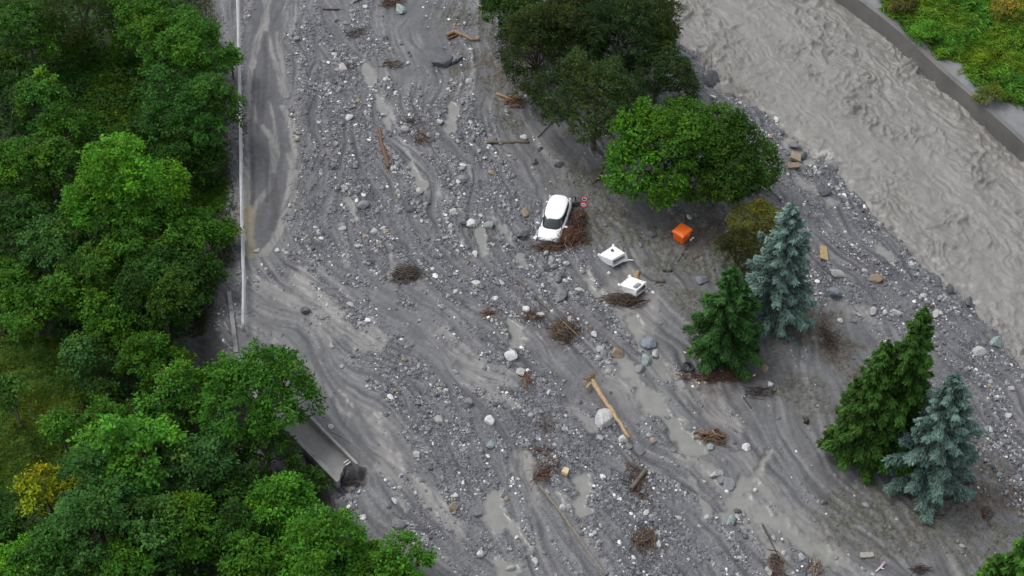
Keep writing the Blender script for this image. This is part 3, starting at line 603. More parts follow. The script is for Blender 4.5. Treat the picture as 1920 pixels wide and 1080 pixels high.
# ---- ground cover nobody could count
def cover(name, label, pts_mask, n, size, colr, mat, lean=(0, 0), h=0.4, seed=1, narrow=.3, var=.3, upk=.6):
    r = np.random.default_rng(seed); w = pts_mask.ravel().astype(float)**1.0; w /= w.sum(); i = r.choice(len(w), n, p=w)
    x = gx.ravel()[i]+r.uniform(-.05, .05, n); y = gy.ravel()[i]+r.uniform(-.05, .05, n); z = sample(Z, x, y)
    mound = np.clip(.5+.6*fbm(x*.6, y*.6, 3, seed*31), .1, 1.5)
    pos = np.stack([x, y, z+h*mound*r.random(n)**.7], 1); tan = unit(np.stack([lean[0]+.8*r.standard_normal(n), lean[1]+.8*r.standard_normal(n), upk*(0.4+r.random(n))], 1))
    nr = unit(np.array([0, 0, .8])+.5*r.standard_normal((n, 3))); L = size*(.6+.8*r.random(n)); v, f = leaf_quads(pos, nr, tan, L, L*narrow, .06)
    k = np.clip(1+var*fbm(x*.8, y*.8, 3, seed*7)+.25*r.standard_normal(n), .35, 2)[:, None]; hu = (.25*fbm(x*.25, y*.25, 2, seed*11)+.1*r.standard_normal(n))
    c = np.array(colr)[None]*k*np.stack([1+hu*1.5, 1+hu*.2, 1-hu], 1)
    return tag(np_mesh(name, v, f, mat, np.repeat(np.clip(c, .004, .5), 4, 0)), label, kind='stuff')
inview = ((gy > -33) & (gy < 43)).astype(np.float32)
MEADOW = strokes([([(30, 690), (60, 780), (40, 870)], 85), ([(100, 840), (60, 890)], 50)], .5, .8)
GLADE = strokes([([(170, 130), (220, 200), (250, 270)], 75), ([(340, 330), (390, 360)], 50)], .6, .8)
cover('undergrowth', 'dark leafy undergrowth on the floor of the wood', np.clip(smooth(.6, 2.5, forest)*inview*(1-MEADOW*.8)*np.clip(.7+.6*fbm(gx*.5, gy*.5, 3, 501), .15, 1.5), 0, 2), 90000, .34, (.045, .105, .018), LEAF, h=.9, seed=2, narrow=.5)
cover('glade_grass', 'green grass and herbs in the dark glade', GLADE*smooth(0, 1, forest), 26000, .42, (.06, .15, .018), GRASS, h=.5, seed=3, narrow=.28)
cover('meadow_grass', 'yellowish grass in the clearing', MEADOW*smooth(0, 1, forest), 70000, .42, (.125, .2, .03), GRASS, (.3, -.4), h=.35, seed=4, narrow=.16)
cover('long_grass', 'long bright grass on the bank beyond the river wall', np.clip(TURF*bz*(gx < 51)*(gy < 42)*np.clip(.55+.9*fbm(gx*.35, gy*.35, 3, 505)+.6*TURF, 0, 1.6), 0, 2), 80000, .62, (.13, .26, .028), GRASS, (.5, -.35), h=.8, seed=5, narrow=.17, var=.45, upk=.3)
cover('muddy_grass', 'sparse muddied grass on the silt flat', np.clip(gn-.12, 0, 1)*(1-bz), 20000, .12, (.085, .083, .05), GRASS, h=.04, seed=6, narrow=.22, upk=.2)
cover('verge_grass', 'rough green verge grass at the wood edge', smooth(-.8, .3, forest)*(1-smooth(1.2, 2.5, forest))*(gy > -3.5), 9000, .3, (.055, .075, .02), GRASS, h=.25, seed=7, narrow=.2)

# ------------------------------------------------------------------ stones
def rock_mat(name, c, vein=0.0, stain=None):
    m, t, b = mat_base(name); g = t.nodes.new('ShaderNodeTexCoord').outputs['Object']; oi = t.nodes.new('ShaderNodeObjectInfo').outputs['Random']
    k = ramp(t, noise_n(t, 2.2, 8, .7, g), [(.28, tuple(x*.62 for x in c)), (.5, c), (.75, tuple(min(.8, x*1.35) for x in c))])
    k = mul(t, k, ramp(t, oi, [(0, (.8,)*3), (1, (1.2,)*3)]))
    if vein:
        w = t.nodes.new('ShaderNodeTexWave'); w.inputs['Scale'].default_value = .9; w.inputs['Distortion'].default_value = 9; w.inputs['Detail'].default_value = 4; t.links.new(g, w.inputs['Vector'])
        mx = t.nodes.new('ShaderNodeMix'); mx.data_type = 'RGBA'; f = ramp(t, w.outputs['Fac'], [(.72, (0, 0, 0)), (.9, (vein,)*3)])
        t.links.new(f, mx.inputs[0]); t.links.new(k, mx.inputs[6]); mx.inputs[7].default_value = (.5, .5, .49, 1); k = mx.outputs[2]
    t.links.new(k, b.inputs['Base Color']); b.inputs['Roughness'].default_value = .55; b.inputs['Specular IOR Level'].default_value = .35
    bump(t, noise_n(t, 5, 8, .7, g), .5, .08, b); return m
ROCKM = {'grey': rock_mat('grey_rock', (.17, .172, .18), .15), 'dark': rock_mat('dark_rock', (.085, .088, .098)), 'pale': rock_mat('pale_rock', (.34, .335, .325), .5),
         'white': rock_mat('white_rock', (.5, .495, .485)), 'tan': rock_mat('tan_rock', (.27, .21, .145)), 'green': rock_mat('greenish_rock', (.2, .25, .235), .6), 'blue': rock_mat('bluish_rock', (.15, .165, .195), .15)}
import bmesh
def rock_mesh(seed, mat, sub=3, cuts=9):
    r = np.random.default_rng(seed); bm = bmesh.new(); bmesh.ops.create_icosphere(bm, subdivisions=sub, radius=1.0)
    pl = [(rand_dirs(1, r)[0], .50+.32*r.random()) for _ in range(cuts)]; sc = np.array([1, .62+.3*r.random(), .5+.25*r.random()])
    for v in bm.verts:
        p = np.array(v.co)
        for n_, d_ in pl:
            e = p @ n_-d_
            if e > 0: p = p-n_*e*.93
        q = Vector(p)*1.9+Vector((seed*3.1, 0, 0)); p = p*(1+.09*mnoise.noise(q)+.04*mnoise.noise(q*2.7)); v.co = p*sc*1.3
    me = bpy.data.meshes.new('rock'); bm.to_mesh(me); bm.free(); me.materials.append(mat); return me
ROCKS = {k: [rock_mesh(i*7+j, m) for i in range(6)] for j, (k, m) in enumerate(ROCKM.items())}
def region(u, v):
    if u > 1300 and (v < 0.84*(u-1300)+200): return 'on the stony bank by the river', 'boulders on the river bank'
    if u < 735 and v < 480: return 'in the stony strip beside the muddy road', 'boulders beside the muddy road'
    if v < 330 and u < 1100: return 'in the gravel upstream of the white car', 'boulders upstream of the car'
    if v < 560 and u < 1110: return 'in the gravel close to the white car', 'boulders near the white car'
    if u > 1110 and v < 620: return 'on the mud around the bin and boxes', 'boulders on the mud by the bin'
    if u < 800 and v >= 480: return 'in the debris toward the broken bridge deck', 'boulders near the bridge deck'
    if u > 1380: return 'on the mud flat near the spruces', 'boulders on the mud flat'
    if v < 720: return 'in the middle of the debris below the driftwood heaps', 'boulders in the middle debris'
    return 'in the gravel around the pale stripped log', 'boulders in the lower debris'
CN = {'grey': 'grey', 'dark': 'dark grey', 'pale': 'pale', 'white': 'white', 'tan': 'tan', 'green': 'greenish', 'blue': 'bluish grey'}
def boulder(u, v, wpx, kind, r, label=None, ry=1.0, rz=None):
    p = G(u, v); R = wpx/2/scale_at(p)
    o = bpy.data.objects.new('boulder', ROCKS[kind][r.integers(6)]); COL.objects.link(o)
    s = R*(.92+.16*r.random()); o.scale = (s, s*ry*(.85+.3*r.random()), s*(.8+.35*r.random())); o.rotation_euler = (r.normal()*.25, r.normal()*.25, rz if rz is not None else r.random()*6.28)
    o.location = (p[0], p[1], p[2]+R*.22)
    reg, grp = region(u, v); sz = 'small' if wpx < 10.5 else ('medium sized' if wpx < 17 else 'large')
    if label: tag(o, label, 'boulder')
    else: tag(o, f'{sz} {CN[kind]} boulder {reg}', 'boulder', grp)
    return o
rb = np.random.default_rng(11)
for b in [(829, 118, 34, 'dark', 'large dark boulder at the edge of the smooth mud above the root bundle'), (852, 112, 24, 'blue', 'bluish boulder against the large dark one above the root bundle'), (857, 107, 16, 'tan', 'flat tan slab lying on the dark boulders at the tree edge'), (750, 20, 22, 'green', 'greenish white boulder below the root heap at the top edge'),
          (742, 176, 10, 'white'), (765, 118, 7, 'white'), (466, 30, 8, 'white', 'white stone on the upper road near the railing'), (566, 52, 7, 'white', 'white stone beside the upper road streams'), (691, 74, 8, 'white'), (654, 221, 15, 'white'), (686, 213, 11, 'pale'), (716, 217, 12, 'pale'), (825, 230, 15, 'pale'), (760, 245, 15, 'pale'), (644, 128, 15, 'pale'),
          (543, 386, 9, 'white', 'rounded white stone at the edge of the road beside the gravel'), (867, 337, 19, 'grey'), (884, 420, 20, 'white', 'big white boulder next to the pale teal one, left of the car'), (918, 425, 20, 'green', 'pale teal boulder beside the muddy pool left of the car'), (974, 432, 34, 'grey', 'largest grey boulder a step away from the car'),
          (1021, 404, 27, 'grey', 'long grey slab leaning against the rear flank of the white car'), (1010, 420, 20, 'blue', 'bluish boulder against the side of the white car'), (1010, 438, 20, 'pale', 'pale slab pressed against the front wheel of the white car'), (850, 398, 14, 'pale'), (890, 478, 12, 'white'), (892, 532, 15, 'white', 'white oval stone below the middle of the debris'), (700, 435, 14, 'pale'),
          (791, 415, 7, 'white'), (787, 358, 13, 'pale'), (772, 394, 13, 'dark'), (681, 387, 18, 'grey'), (645, 353, 13, 'pale'), (670, 462, 11, 'white'), (642, 429, 12, 'pale'), (520, 470, 9, 'white'), (981, 259, 13, 'white', 'white stone beside the end of the grey log under the trees'), (921, 263, 16, 'grey'), (1012, 280, 12, 'dark'), (1001, 304, 13, 'dark'),
          (1049, 310, 15, 'dark', 'dark boulder alone on the mud below the dark trees'), (985, 400, 17, 'tan', 'tan grey boulder up the slope from the largest grey boulder'), (1081, 381, 22, 'dark', 'dark boulder between the car and the road signs'), (1220, 440, 15, 'dark'), (1292, 408, 10, 'pale'), (1315, 527, 24, 'blue', 'blue grey boulder beside the olive conifer'), (1507, 296, 18, 'dark', 'purple grey block between the tan slabs at the water'),
          (1332, 158, 44, 'dark', 'large dark slab in the river bank behind the green trees'), (1352, 148, 30, 'dark'), (1365, 166, 12, 'white'), (1372, 182, 14, 'dark'), (1337, 183, 15, 'white'), (1640, 527, 26, 'tan', 'tan boulder on the bank beyond the blue spruce'), (1570, 515, 19, 'pale'), (1622, 510, 12, 'pale'), (1548, 362, 24, 'dark', 'dark boulder half sunk in the mud beside the river'), (1566, 550, 28, 'blue', 'bluish boulder behind the tall blue spruce'),
          (1835, 660, 25, 'pale', 'big pale boulder on the river bank above the blue spruce'), (1868, 645, 28, 'green', 'big greenish boulder at the water edge'), (1897, 730, 14, 'pale'), (1680, 588, 17, 'pale'), (1755, 590, 16, 'pale'), (1637, 585, 15, 'pale'), (1815, 567, 20, 'dark', 'dark grey boulder standing in the water edge'), (1918, 665, 14, 'white'), (1890, 780, 13, 'white'), (1575, 601, 9, 'white'),
          (1905, 650, 20, 'grey'), (1780, 545, 18, 'dark'), (1540, 292, 22, 'pale', 'pale boulder with water breaking over it at the river edge'), (1490, 275, 18, 'grey'), (1455, 225, 12, 'white'), (1050, 557, 24, 'grey', 'grey boulder up the slope from the big root heap'), (985, 580, 15, 'white', 'white boulder on the outer end of the small driftwood heap'), (1012, 592, 14, 'white', 'pale boulder on the inner end of the small driftwood heap'),
          (958, 668, 27, 'white', 'elongated white boulder below the small muddy pool'), (977, 700, 17, 'pale'), (1157, 665, 23, 'tan', 'rounded tan boulder by the muddy stream'), (1132, 665, 17, 'grey'), (1217, 645, 25, 'blue', 'bluish boulder at the top of the stream stones'), (1230, 665, 17, 'pale'), (1210, 677, 20, 'green'), (1200, 692, 19, 'grey'), (1138, 790, 36, 'pale', 'big boulder under the stripped log'), (1167, 825, 17, 'white'), (1180, 838, 13, 'grey'),
          (1200, 845, 18, 'grey'), (1140, 697, 11, 'pale'), (920, 790, 17, 'white'), (920, 835, 18, 'green'), (1055, 953, 12, 'white'), (1252, 782, 11, 'grey'), (1357, 867, 13, 'grey'), (1342, 890, 20, 'pale'), (1365, 910, 27, 'grey', 'large grey boulder among the puddles in the lower debris'), (1352, 902, 18, 'grey'), (1382, 960, 13, 'dark'), (1370, 977, 19, 'green', 'greenish white boulder at the foot of the lower puddle'),
          (1415, 920, 8, 'white'), (1325, 970, 8, 'white'), (1442, 1072, 17, 'pale'), (1332, 840, 14, 'green'), (1400, 840, 14, 'white'), (850, 954, 19, 'tan', 'rounded tan boulder low in the debris'), (782, 855, 17, 'pale'), (740, 940, 13, 'white'), (855, 930, 11, 'white'), (732, 745, 12, 'white'), (880, 755, 20, 'grey'), (825, 787, 16, 'pale'), (900, 1040, 14, 'white'), (957, 1067, 15, 'pale'), (745, 985, 24, 'grey', 'large grey boulder below the end of the bridge deck'),
          (895, 965, 15, 'grey'), (572, 585, 18, 'dark'), (1040, 500, 15, 'grey'), (1025, 506, 14, 'dark'), (1045, 522, 20, 'grey'), (1060, 495, 14, 'pale'), (1445, 722, 13, 'white'), (1434, 692, 16, 'tan', 'tan grey boulder in the driftwood under the green spruce'), (1125, 655, 12, 'pale'), (1085, 545, 13, 'white'), (1068, 600, 12, 'pale'), (1115, 628, 14, 'white'), (930, 760, 10, 'dark'), (1255, 508, 9, 'dark'), (1142, 512, 7, 'white'), (1212, 548, 8, 'white'), (1225, 549, 7, 'white'), (1218, 543, 6, 'white')]:
    boulder(b[0], b[1], b[2]*1.05, b[3], rb, b[4] if len(b) > 4 else None, ry=.5 if 'slab' in (b[4] if len(b) > 4 else '') else 1, rz=1.2 if len(b) > 4 and 'slab' in b[4] else None)
vis = ((gy > -27) & (gy < 37) & (np.abs(gx) < 34+(gy+27)*.2) & (forest < -1) & (river < 0.4)).astype(float)
pool = ['grey']*8+['dark']*5+['pale']*5+['white']*1+['tan', 'green', 'blue', 'blue']
def inv_pix(x, y, z=0):
    q = np.array([x, y, z])-CAM; f = np.array([0, math.cos(PITCH), -math.sin(PITCH)]); up = np.array([0, math.sin(PITCH), math.cos(PITCH)])
    return 960+FPX*q[0]/(q@f), 540-FPX*(q@up)/(q@f)
n_named = sum(o.name.startswith('boulder') for o in bpy.data.objects)
w = ((grav**2.2)*vis).ravel(); w /= w.sum()
for i in rb.choice(len(w), 292-n_named, p=w, replace=False):
    x, y = gx.ravel()[i], gy.ravel()[i]; u, v = inv_pix(x, y, Z.ravel()[i]); boulder(u, v, float(np.clip(rb.lognormal(2.2, .28), 7, 20)), pool[rb.integers(len(pool))], rb)
def gravel():
    r = np.random.default_rng(23); n = 34000; clus = np.clip(.3+1.3*fbm(gx*.5, gy*.5, 4, 601, .65)+.3*L2, .02, 2.6)**1.4
    w = (np.clip(grav+.05+.12*(river > -3), 0, 1)**1.4*clus*vis*(1-WATERP)*(1-.8*ROAD)).ravel(); w /= w.sum(); i = r.choice(len(w), n, p=w)
    x = gx.ravel()[i]+r.uniform(-.05, .05, n); y = gy.ravel()[i]+r.uniform(-.05, .05, n); z = sample(Z, x, y); R = np.clip(r.lognormal(-2.72, .52, n), .035, .3)
    bm = bmesh.new(); bmesh.ops.create_icosphere(bm, subdivisions=1, radius=1); base = np.array([v.co for v in bm.verts]); tri = np.array([[v.index for v in f.verts] for f in bm.faces]); bm.free()
    shp = []
    for k in range(24):
        p = base.copy()
        for _ in range(7):
            nn_ = rand_dirs(1, r)[0]; e = np.maximum(p @ nn_-(.5+.3*r.random()), 0); p = p-e[:, None]*nn_
        p = p*np.array([1, .6+.3*r.random(), .45+.3*r.random()])*1.25; a = r.random()*6.28; c, s = math.cos(a), math.sin(a); p = p @ np.array([[c, -s, 0], [s, c, 0], [0, 0, 1]]); shp.append(p)
    shp = np.array(shp); k = r.integers(24, size=n); V = shp[k]*R[:, None, None]+np.stack([x, y, z+R*.08], 1)[:, None]
    F = tri[None]+(np.arange(n)*len(base))[:, None, None]
    pal = np.array([(.15, .152, .162), (.11, .112, .122), (.075, .077, .085), (.22, .22, .225), (.33, .33, .32), (.58, .575, .56), (.2, .165, .125), (.17, .2, .19), (.14, .15, .19)])
    c = pal[r.choice(9, n, p=[.26, .2, .14, .14, .11, .055, .03, .02, .045])]*(.95+.4*r.random((n, 1)))
    o = np_mesh('gravel', V.reshape(-1, 3), F.reshape(-1, 3), tinted('gravel_stone', .6, 5, .25, .3), np.repeat(c, len(base), 0))
    tag(o, 'scattered gravel and cobbles spread over the debris flow', kind='stuff')
gravel()

# ------------------------------------------------------------------ driftwood
BR, DB, GB, GOLD = (.118, .06, .036), (.055, .04, .031), (.12, .107, .093), (.36, .255, .14)
def heap(u, v, wpx, hpx, n, label, cols=(BR, DB, BR, (.16, .09, .05)), rise=.35, ang=None, name='driftwood_heap', ln=1.3, spread=.5, thick=.022):
    r = np.random.default_rng(int(u*5+v*11)); p = G(u, v); s = scale_at(p); rx, ry = wpx/2/s, hpx/2/(s*.73); mb = MB()
    for k in range(n):
        q = r.standard_normal(2)*.42; x, y = q[0]*rx, q[1]*ry; fall = math.exp(-(q@q)*1.5); a = (ang if ang is not None else 0)+r.normal()*(spread if ang is not None else 2)
        L = ln*(.5+.9*r.random())*min(1.3, max(rx, ry)); z0 = gz(p[0]+x, p[1]+y)-p[2]+.02+rise*fall*r.random(); tilt = r.normal()*.22; t0 = thick*(.5+r.random()); pts = []
        bx, by = r.normal()*.18*L, r.normal()*.12*L
        for j in range(5):
            f = j/4-.5; xx, yy = x+math.cos(a)*f*L-math.sin(a)*bx*(f*f*4-1), y+math.sin(a)*f*L+math.cos(a)*bx*(f*f*4-1)
            zz = max(z0+tilt*f*L+by*(.25-f*f), gz(p[0]+xx, p[1]+yy)-p[2]+.01); pts.append((xx, yy, zz))
        c = cols[r.integers(len(cols))]; kk = .65+.7*r.random(); mb.tube(pts, [t0, t0, t0*.85, t0*.7, t0*.4], 5, tuple(q*kk for q in c))
    o = mb.build(name, WOOD, None, True); o.location = p; return tag(o, label, 'driftwood', 'driftwood heaps in the debris')
def log(pts_px, r0, r1, label, c=BR, name='log', lift=.0, stubs=0, cat='log', n=9, roots=0, bend=0.03):
    r = np.random.default_rng(int(pts_px[0][0]*3+pts_px[0][1])); w = [G(u, v) for u, v in pts_px]; o0 = w[0].copy(); P3 = []
    for a, b in zip(w[:-1], w[1:]):
        m = max(3, int(np.linalg.norm(b-a)/.45))
        for k in range(m): P3.append(a+(b-a)*k/m)
    P3.append(w[-1]); P3 = np.array(P3); m = len(P3); L = np.linalg.norm(P3[-1]-P3[0])
    zl = np.interp(np.arange(m), [0, m-1], [P3[0, 2], P3[-1, 2]]); P3[:, 2] = np.maximum(zl, P3[:, 2]-.1)+lift+r0*.45
    P3[1:-1, :2] += r.standard_normal((m-2, 2))*bend*.5; P3 = P3-o0; rad = np.linspace(r0, r1, m)*(1+.1*r.standard_normal(m)); mb = MB(); mb.tube(P3, np.abs(rad), n, c)
    for k in range(stubs):
        i = r.integers(1, m-1); d = rand_dirs(1, r)[0]; d[2] = abs(d[2])*.5; mb.tube([P3[i], P3[i]+d*(.25+.4*r.random())], [r1*.5, .015], 5, c)
    root = None
    for k in range(roots):
        d = rand_dirs(1, r)[0]; back = unit(P3[0]-P3[2]); d = unit(d*.9+back*.8); d[2] = abs(d[2])*.5; mid = P3[0]+d*r0*1.8; mb.tube([P3[0], mid, mid+unit(d+.6*rand_dirs(1, r)[0]*[1, 1, .3])*r0*(1.5+1.5*r.random())], [r0*.5, r0*.3, .015], 5, tuple(q*.45 for q in c))
    o = mb.build(name, WOOD, None, True); o.location = o0; return tag(o, label, cat)
heap(1069, 445, 66, 26, 280, 'reddish brown driftwood heap piled against the white car', (BR, (.17, .07, .035), (.13, .055, .03), DB, (.24, .15, .08), (.17, .07, .035), (.03, .02, .016)), .6, .95, ln=1.2, spread=.35)
heap(1085, 412, 32, 34, 170, 'dark reddish driftwood heap at the rear flank of the car below the road signs', (DB, (.15, .06, .032), BR, DB, (.03, .02, .016)), .5, 1.3, ln=1.1)
heap(1032, 465, 56, 12, 130, 'flat driftwood swept under the front bumper of the car', (BR, DB), .25, .1, ln=1.0)
heap(1062, 622, 48, 38, 420, 'dense round tangle of brown roots at the end of the long thin pole', (BR, DB, DB, GB, (.13, .08, .045)), .45, -.7, ln=.95, spread=.7)
heap(1000, 594, 40, 16, 60, 'small reddish driftwood heap between two white boulders', (BR, (.18, .075, .04), DB), .3, .1, ln=1.0)
heap(1172, 563, 78, 20, 220, 'flat dark driftwood swept against the lower white box', (DB, BR, DB), .3, .12, ln=.9, spread=.3)
heap(762, 514, 54, 28, 260, 'dark root mass standing alone in the upper middle debris', (DB, (.07, .055, .042), DB, BR, GB), .35, .15, ln=.95, spread=.7)
heap(1022, 880, 42, 44, 60, 'loose brown branches at the top of the lower long pole', (BR, BR, GB), .25, .95, ln=1.5, spread=.3)
heap(1010, 845, 44, 20, 28, 'thin scatter of twigs above the loose branches of the lower pole', (DB, BR), .15, ln=.8)
heap(1210, 1012, 44, 36, 170, 'fan of brown branches low in the debris', (BR, DB, GB, (.15, .1, .06)), .35, 1.15, ln=1.25, spread=.35)
heap(1192, 905, 40, 70, 60, 'twiggy brown debris around the short log', (BR, DB, DB), .2, -1.1, ln=1.0)
heap(1338, 820, 46, 24, 60, 'yellowish root stump beside the big muddy pool', ((.2, .13, .07), (.13, .085, .05), BR), .5, .05, ln=.9, thick=.045)
heap(1350, 708, 130, 18, 300, 'dark reddish driftwood caught under the green spruce', (DB, (.08, .04, .028), BR), .3, .05, ln=.55, spread=.35)
heap(1424, 735, 56, 26, 46, 'black twiggy driftwood below the spruce foot', (DB, (.035, .03, .027)), .25, .2, ln=.9)
heap(735, 6, 46, 22, 70, 'brown roots and branches at the top edge of the debris', (BR, DB), .5, -.3, ln=.9)
heap(790, 262, 26, 36, 36, 'small brown branches strung down the upper gravel', (DB, BR), .2, -1.1, ln=1.0)
heap(670, 62, 46, 22, 30, 'thin dark branches in the gravel below the upper roots', (DB, DB, GB), .2, .3, ln=1.1)
heap(735, 122, 50, 14, 30, 'twigs lying across the gravel beside the smooth mud', (DB, BR), .15, .05, ln=.9)
heap(655, 125, 26, 14, 22, 'little clump of dark roots in the upper gravel', (DB, BR), .2, ln=.9)
heap(775, 228, 34, 12, 24, 'dark branch stubs above the strung out branches', (DB,), .2, -.5, ln=1.0)
heap(1458, 1062, 30, 46, 60, 'brown branches at the bottom edge beside the stream', (BR, DB), .35, -1.0, ln=1.0)
heap(1528, 1068, 32, 36, 34, 'pale and dark sticks at the bottom edge of the stream', (DB, (.3, .24, .17), BR), .3, 1.3, ln=1.1)
heap(917, 588, 32, 14, 30, 'tiny reddish twig clump left of the small driftwood heap', (BR, (.16, .07, .04)), .2, .3, ln=.9)
heap(988, 712, 18, 30, 26, 'reddish twig tuft below the elongated white boulder', (BR, (.16, .08, .05)), .2, -1.2, ln=1.0)
heap(1556, 640, 34, 60, 60, 'brown twigs on the mud behind the blue spruce', (DB, BR, (.1, .06, .045)), .15, -1.0, ln=.6)
heap(1725, 1070, 46, 20, 34, 'dark root snag on the mud at the bottom edge', (DB, (.04, .03, .025)), .4, .1, ln=.9)
heap(750+1000, 966, 44, 14, 22, 'thin dark twigs on the muddy grass below the blue spruce', (DB,), .1, .2, ln=.9)
heap(1850, 965, 24, 30, 30, 'brown twig litter on the bank beside the lower blue spruce', (BR, DB), .15, 1.0, ln=.9)
heap(658, 893, 40, 16, 70, 'rubble of roots under the broken end of the bridge deck', (DB, (.12, .08, .07), GB), .3, .2, ln=.7)
heap(458, 240, 10, 60, 26, 'twigs trapped at the foot of the white railing', (DB, (.2, .1, .06)), .3, 1.4, ln=.7)
heap(240+785, 800, 30, 30, 22, 'sparse twigs in the gravel left of the stripped log', (DB, BR), .1, -1.0, ln=.8)
log([(1110, 722), (1179, 829)], .19, .13, 'long golden log stripped of bark, lying over a big boulder', GOLD, lift=.42, roots=16, bend=.06)
log([(1112, 723), (1106, 727), (1098, 736)], .19, .07, 'stout golden root fork at the head of the stripped log', GOLD, 'root_fork', .38)
log([(711, 240), (716, 270), (724, 295), (729, 316)], .14, .2, 'brown log with peeling bark pointing down the upper debris', (.125, .07, .042), stubs=4)
log([(913, 267), (950, 267), (991, 267)], .15, .13, 'straight grey brown log lying level under the dark trees', (.14, .115, .088))
log([(838, 68), (852, 62), (868, 66), (884, 76), (900, 76)], .2, .1, 'curved golden brown trunk below the grassy patch at the top', (.24, .155, .08), lift=.05, stubs=2)
log([(840, 74), (862, 64)], .12, .06, 'thin split branch beside the curved golden trunk', BR)
log([(930, 176), (952, 185), (968, 192)], .11, .09, 'yellow split trunk in the root bundle on smooth mud', (.3, .2, .1), roots=0)
heap(966, 192, 30, 26, 70, 'yellow brown root bundle on the smooth mud below the dark trees', ((.22, .14, .07), BR, (.13, .085, .045), DB), .6, -.2, ln=1.1, thick=.04)
log([(934, 186), (956, 192)], .08, .06, 'thinner yellow trunk in the root bundle on smooth mud', (.26, .17, .085))
log([(971, 526), (1005, 560), (1030, 585)], .06, .05, 'long thin pole leading into the round root tangle', (.1, .075, .06), 'pole', cat='pole', n=6)
log([(1056, 612), (1088, 643)], .05, .04, 'short thin pole sticking out of the round root tangle', (.17, .12, .085), 'pole', .5, cat='pole', n=6)
log([(1012, 912), (1055, 965), (1100, 1030), (1136, 1080)], .12, .1, 'very long grey brown pole running off the bottom edge', (.17, .15, .125), 'pole', cat='pole', n=6)
log([(1183, 918), (1211, 882)], .17, .15, 'short thick log tilted in the twiggy debris', (.13, .1, .075), lift=.05)
log([(1132, 312), (1122, 335), (1112, 344)], .1, .07, 'forked brown branch stuck in mud beside the bright green tree', (.11, .065, .04), 'branch', cat='branch', stubs=2)
log([(1112, 346), (1104, 334)], .07, .04, 'short stub broken from the forked branch in the mud', DB, 'branch', cat='branch')
log([(1290, 462), (1270, 492)], .045, .03, 'thin black stick on the mud beside the orange bin', (.03, .027, .025), 'branch', cat='branch', n=5)
log([(1224, 526), (1246, 529)], .16, .13, 'stubby weathered log between the lower box and the blue boulder', (.13, .11, .075))
log([(1242, 507), (1261, 508)], .13, .1, 'dark stubby log on the mud below the orange bin', (.05, .045, .04))
log([(1230, 537), (1242, 534)], .06, .05, 'thin broken stick beside the stubby weathered log', (.2, .16, .11), 'branch', cat='branch')
log([(605, 18), (637, 18)], .1, .08, 'dark straight branch at the top of the gravel', DB)
log([(1394, 745), (1410, 768)], .07, .05, 'dark branch below the black twiggy driftwood', DB, 'branch', cat='branch')
log([(1310, 816), (1362, 824)], .1, .07, 'brown branch lying over the yellowish stump', (.14, .085, .05), 'branch', .25, cat='branch')
log([(1430, 985), (1455, 1035)], .06, .04, 'dark thin branch dragged along the lower stream', DB, 'branch', cat='branch', n=5)
log([(1008, 258), (1040, 225)], .04, .03, 'thin black twig across the smooth mud below the dark trees', (.03, .028, .026), 'branch', cat='branch', n=5)
log([(660, 8), (685, -6)], .08, .06, 'dark branch at the top edge near the roots', DB, 'branch', cat='branch')
log([(1300, 485), (1318, 478)], .05, .03, 'thin brown stick near the olive conifer', BR, 'branch', cat='branch', n=5)

# ------------------------------------------------------------------ smaller objects
def basis(p_from, p_to):
    d = G(*p_to)-G(*p_from); return math.atan2(d[1], d[0])
WHITE = simple('white_plastic', (.78, .78, .77), .4, .05, 3, dirt=((.36, .34, .31), .3)); DARKM = simple('cavity_shade_and_foot', (.05, .05, .05), .7, .3, 5)
GREYP = simple('grey_panel', (.26, .26, .27), .6, .3, 4, dirt=((.1, .1, .1), .4))
def white_box(c, direction, L, Wd, H, label, tilt, seed):
    t = empty('plastic_box', G(*c)+np.array([0, 0, .02]), label=label, cat='box', group='upturned white boxes on the mud'); t.rotation_euler = (tilt[0], tilt[1], direction); r = random.Random(seed)
    x, y = L/2, Wd/2; th = .06
    m = MB(); m.box(-x, x-.02, -y, -y+th, 0, H); m.box(-x, x-.02, y-th, y, 0, H); m.box(-x, -x+th, -y+th, y-th, 0, H); m.box(-x+th, x-.02, -y+th, y-th, 0, th); m.box(-x+th, x-.02, -y+th, y-th, H-th, H)
    def crush(mb):   # one smooth dent field for every piece, so the walls stay joined
        mb.v = [tuple(Vector(p)+.2*mnoise.noise_vector(Vector(p)*1.1+Vector((seed*5.3, 1, 2)))+.05*mnoise.noise_vector(Vector(p)*3.1+Vector((seed*2.3, 4, 1)))) for p in mb.v]
    crush(m); m.build('shell', WHITE, t, bevel=.02)
    f = MB(); f.box(x-.018, x+.05, -y-.03, y+.03, H-.14, H+.03); f.box(x-.018, x+.05, -y-.03, y+.03, -.03, .1); f.box(x-.018, x+.05, -y-.03, -y+.11, .1, H-.14); f.box(x-.018, x+.05, y-.11, y+.03, .1, H-.14)
    crush(f); f.build('rim', WHITE, t, bevel=.015)
    q = MB(); q.box(x-.35, x-.3, -y+.065, y-.065, .065, H-.065); crush(q); q.build('back_panel', GREYP, t)
    for k, (cx_, cy_) in enumerate(((-x, -y), (-x, y))):
        k_ = MB(); k_.tube([(cx_*.95, cy_*.93, H*.8), (cx_*1.03, cy_*1.02, H+.02), (cx_*1.08, cy_*1.06, H+.06)], [.13, .12, .05], 6); crush(k_); k_.build('corner_lug', WHITE, t, True)
    return t, x, y
t, x, y = white_box((1150, 488), basis((1139, 474), (1162, 495)), 1.55, 1.35, .66, 'white plastic box with a black hole in its top, upper of the two', (.06, -.30), 1)
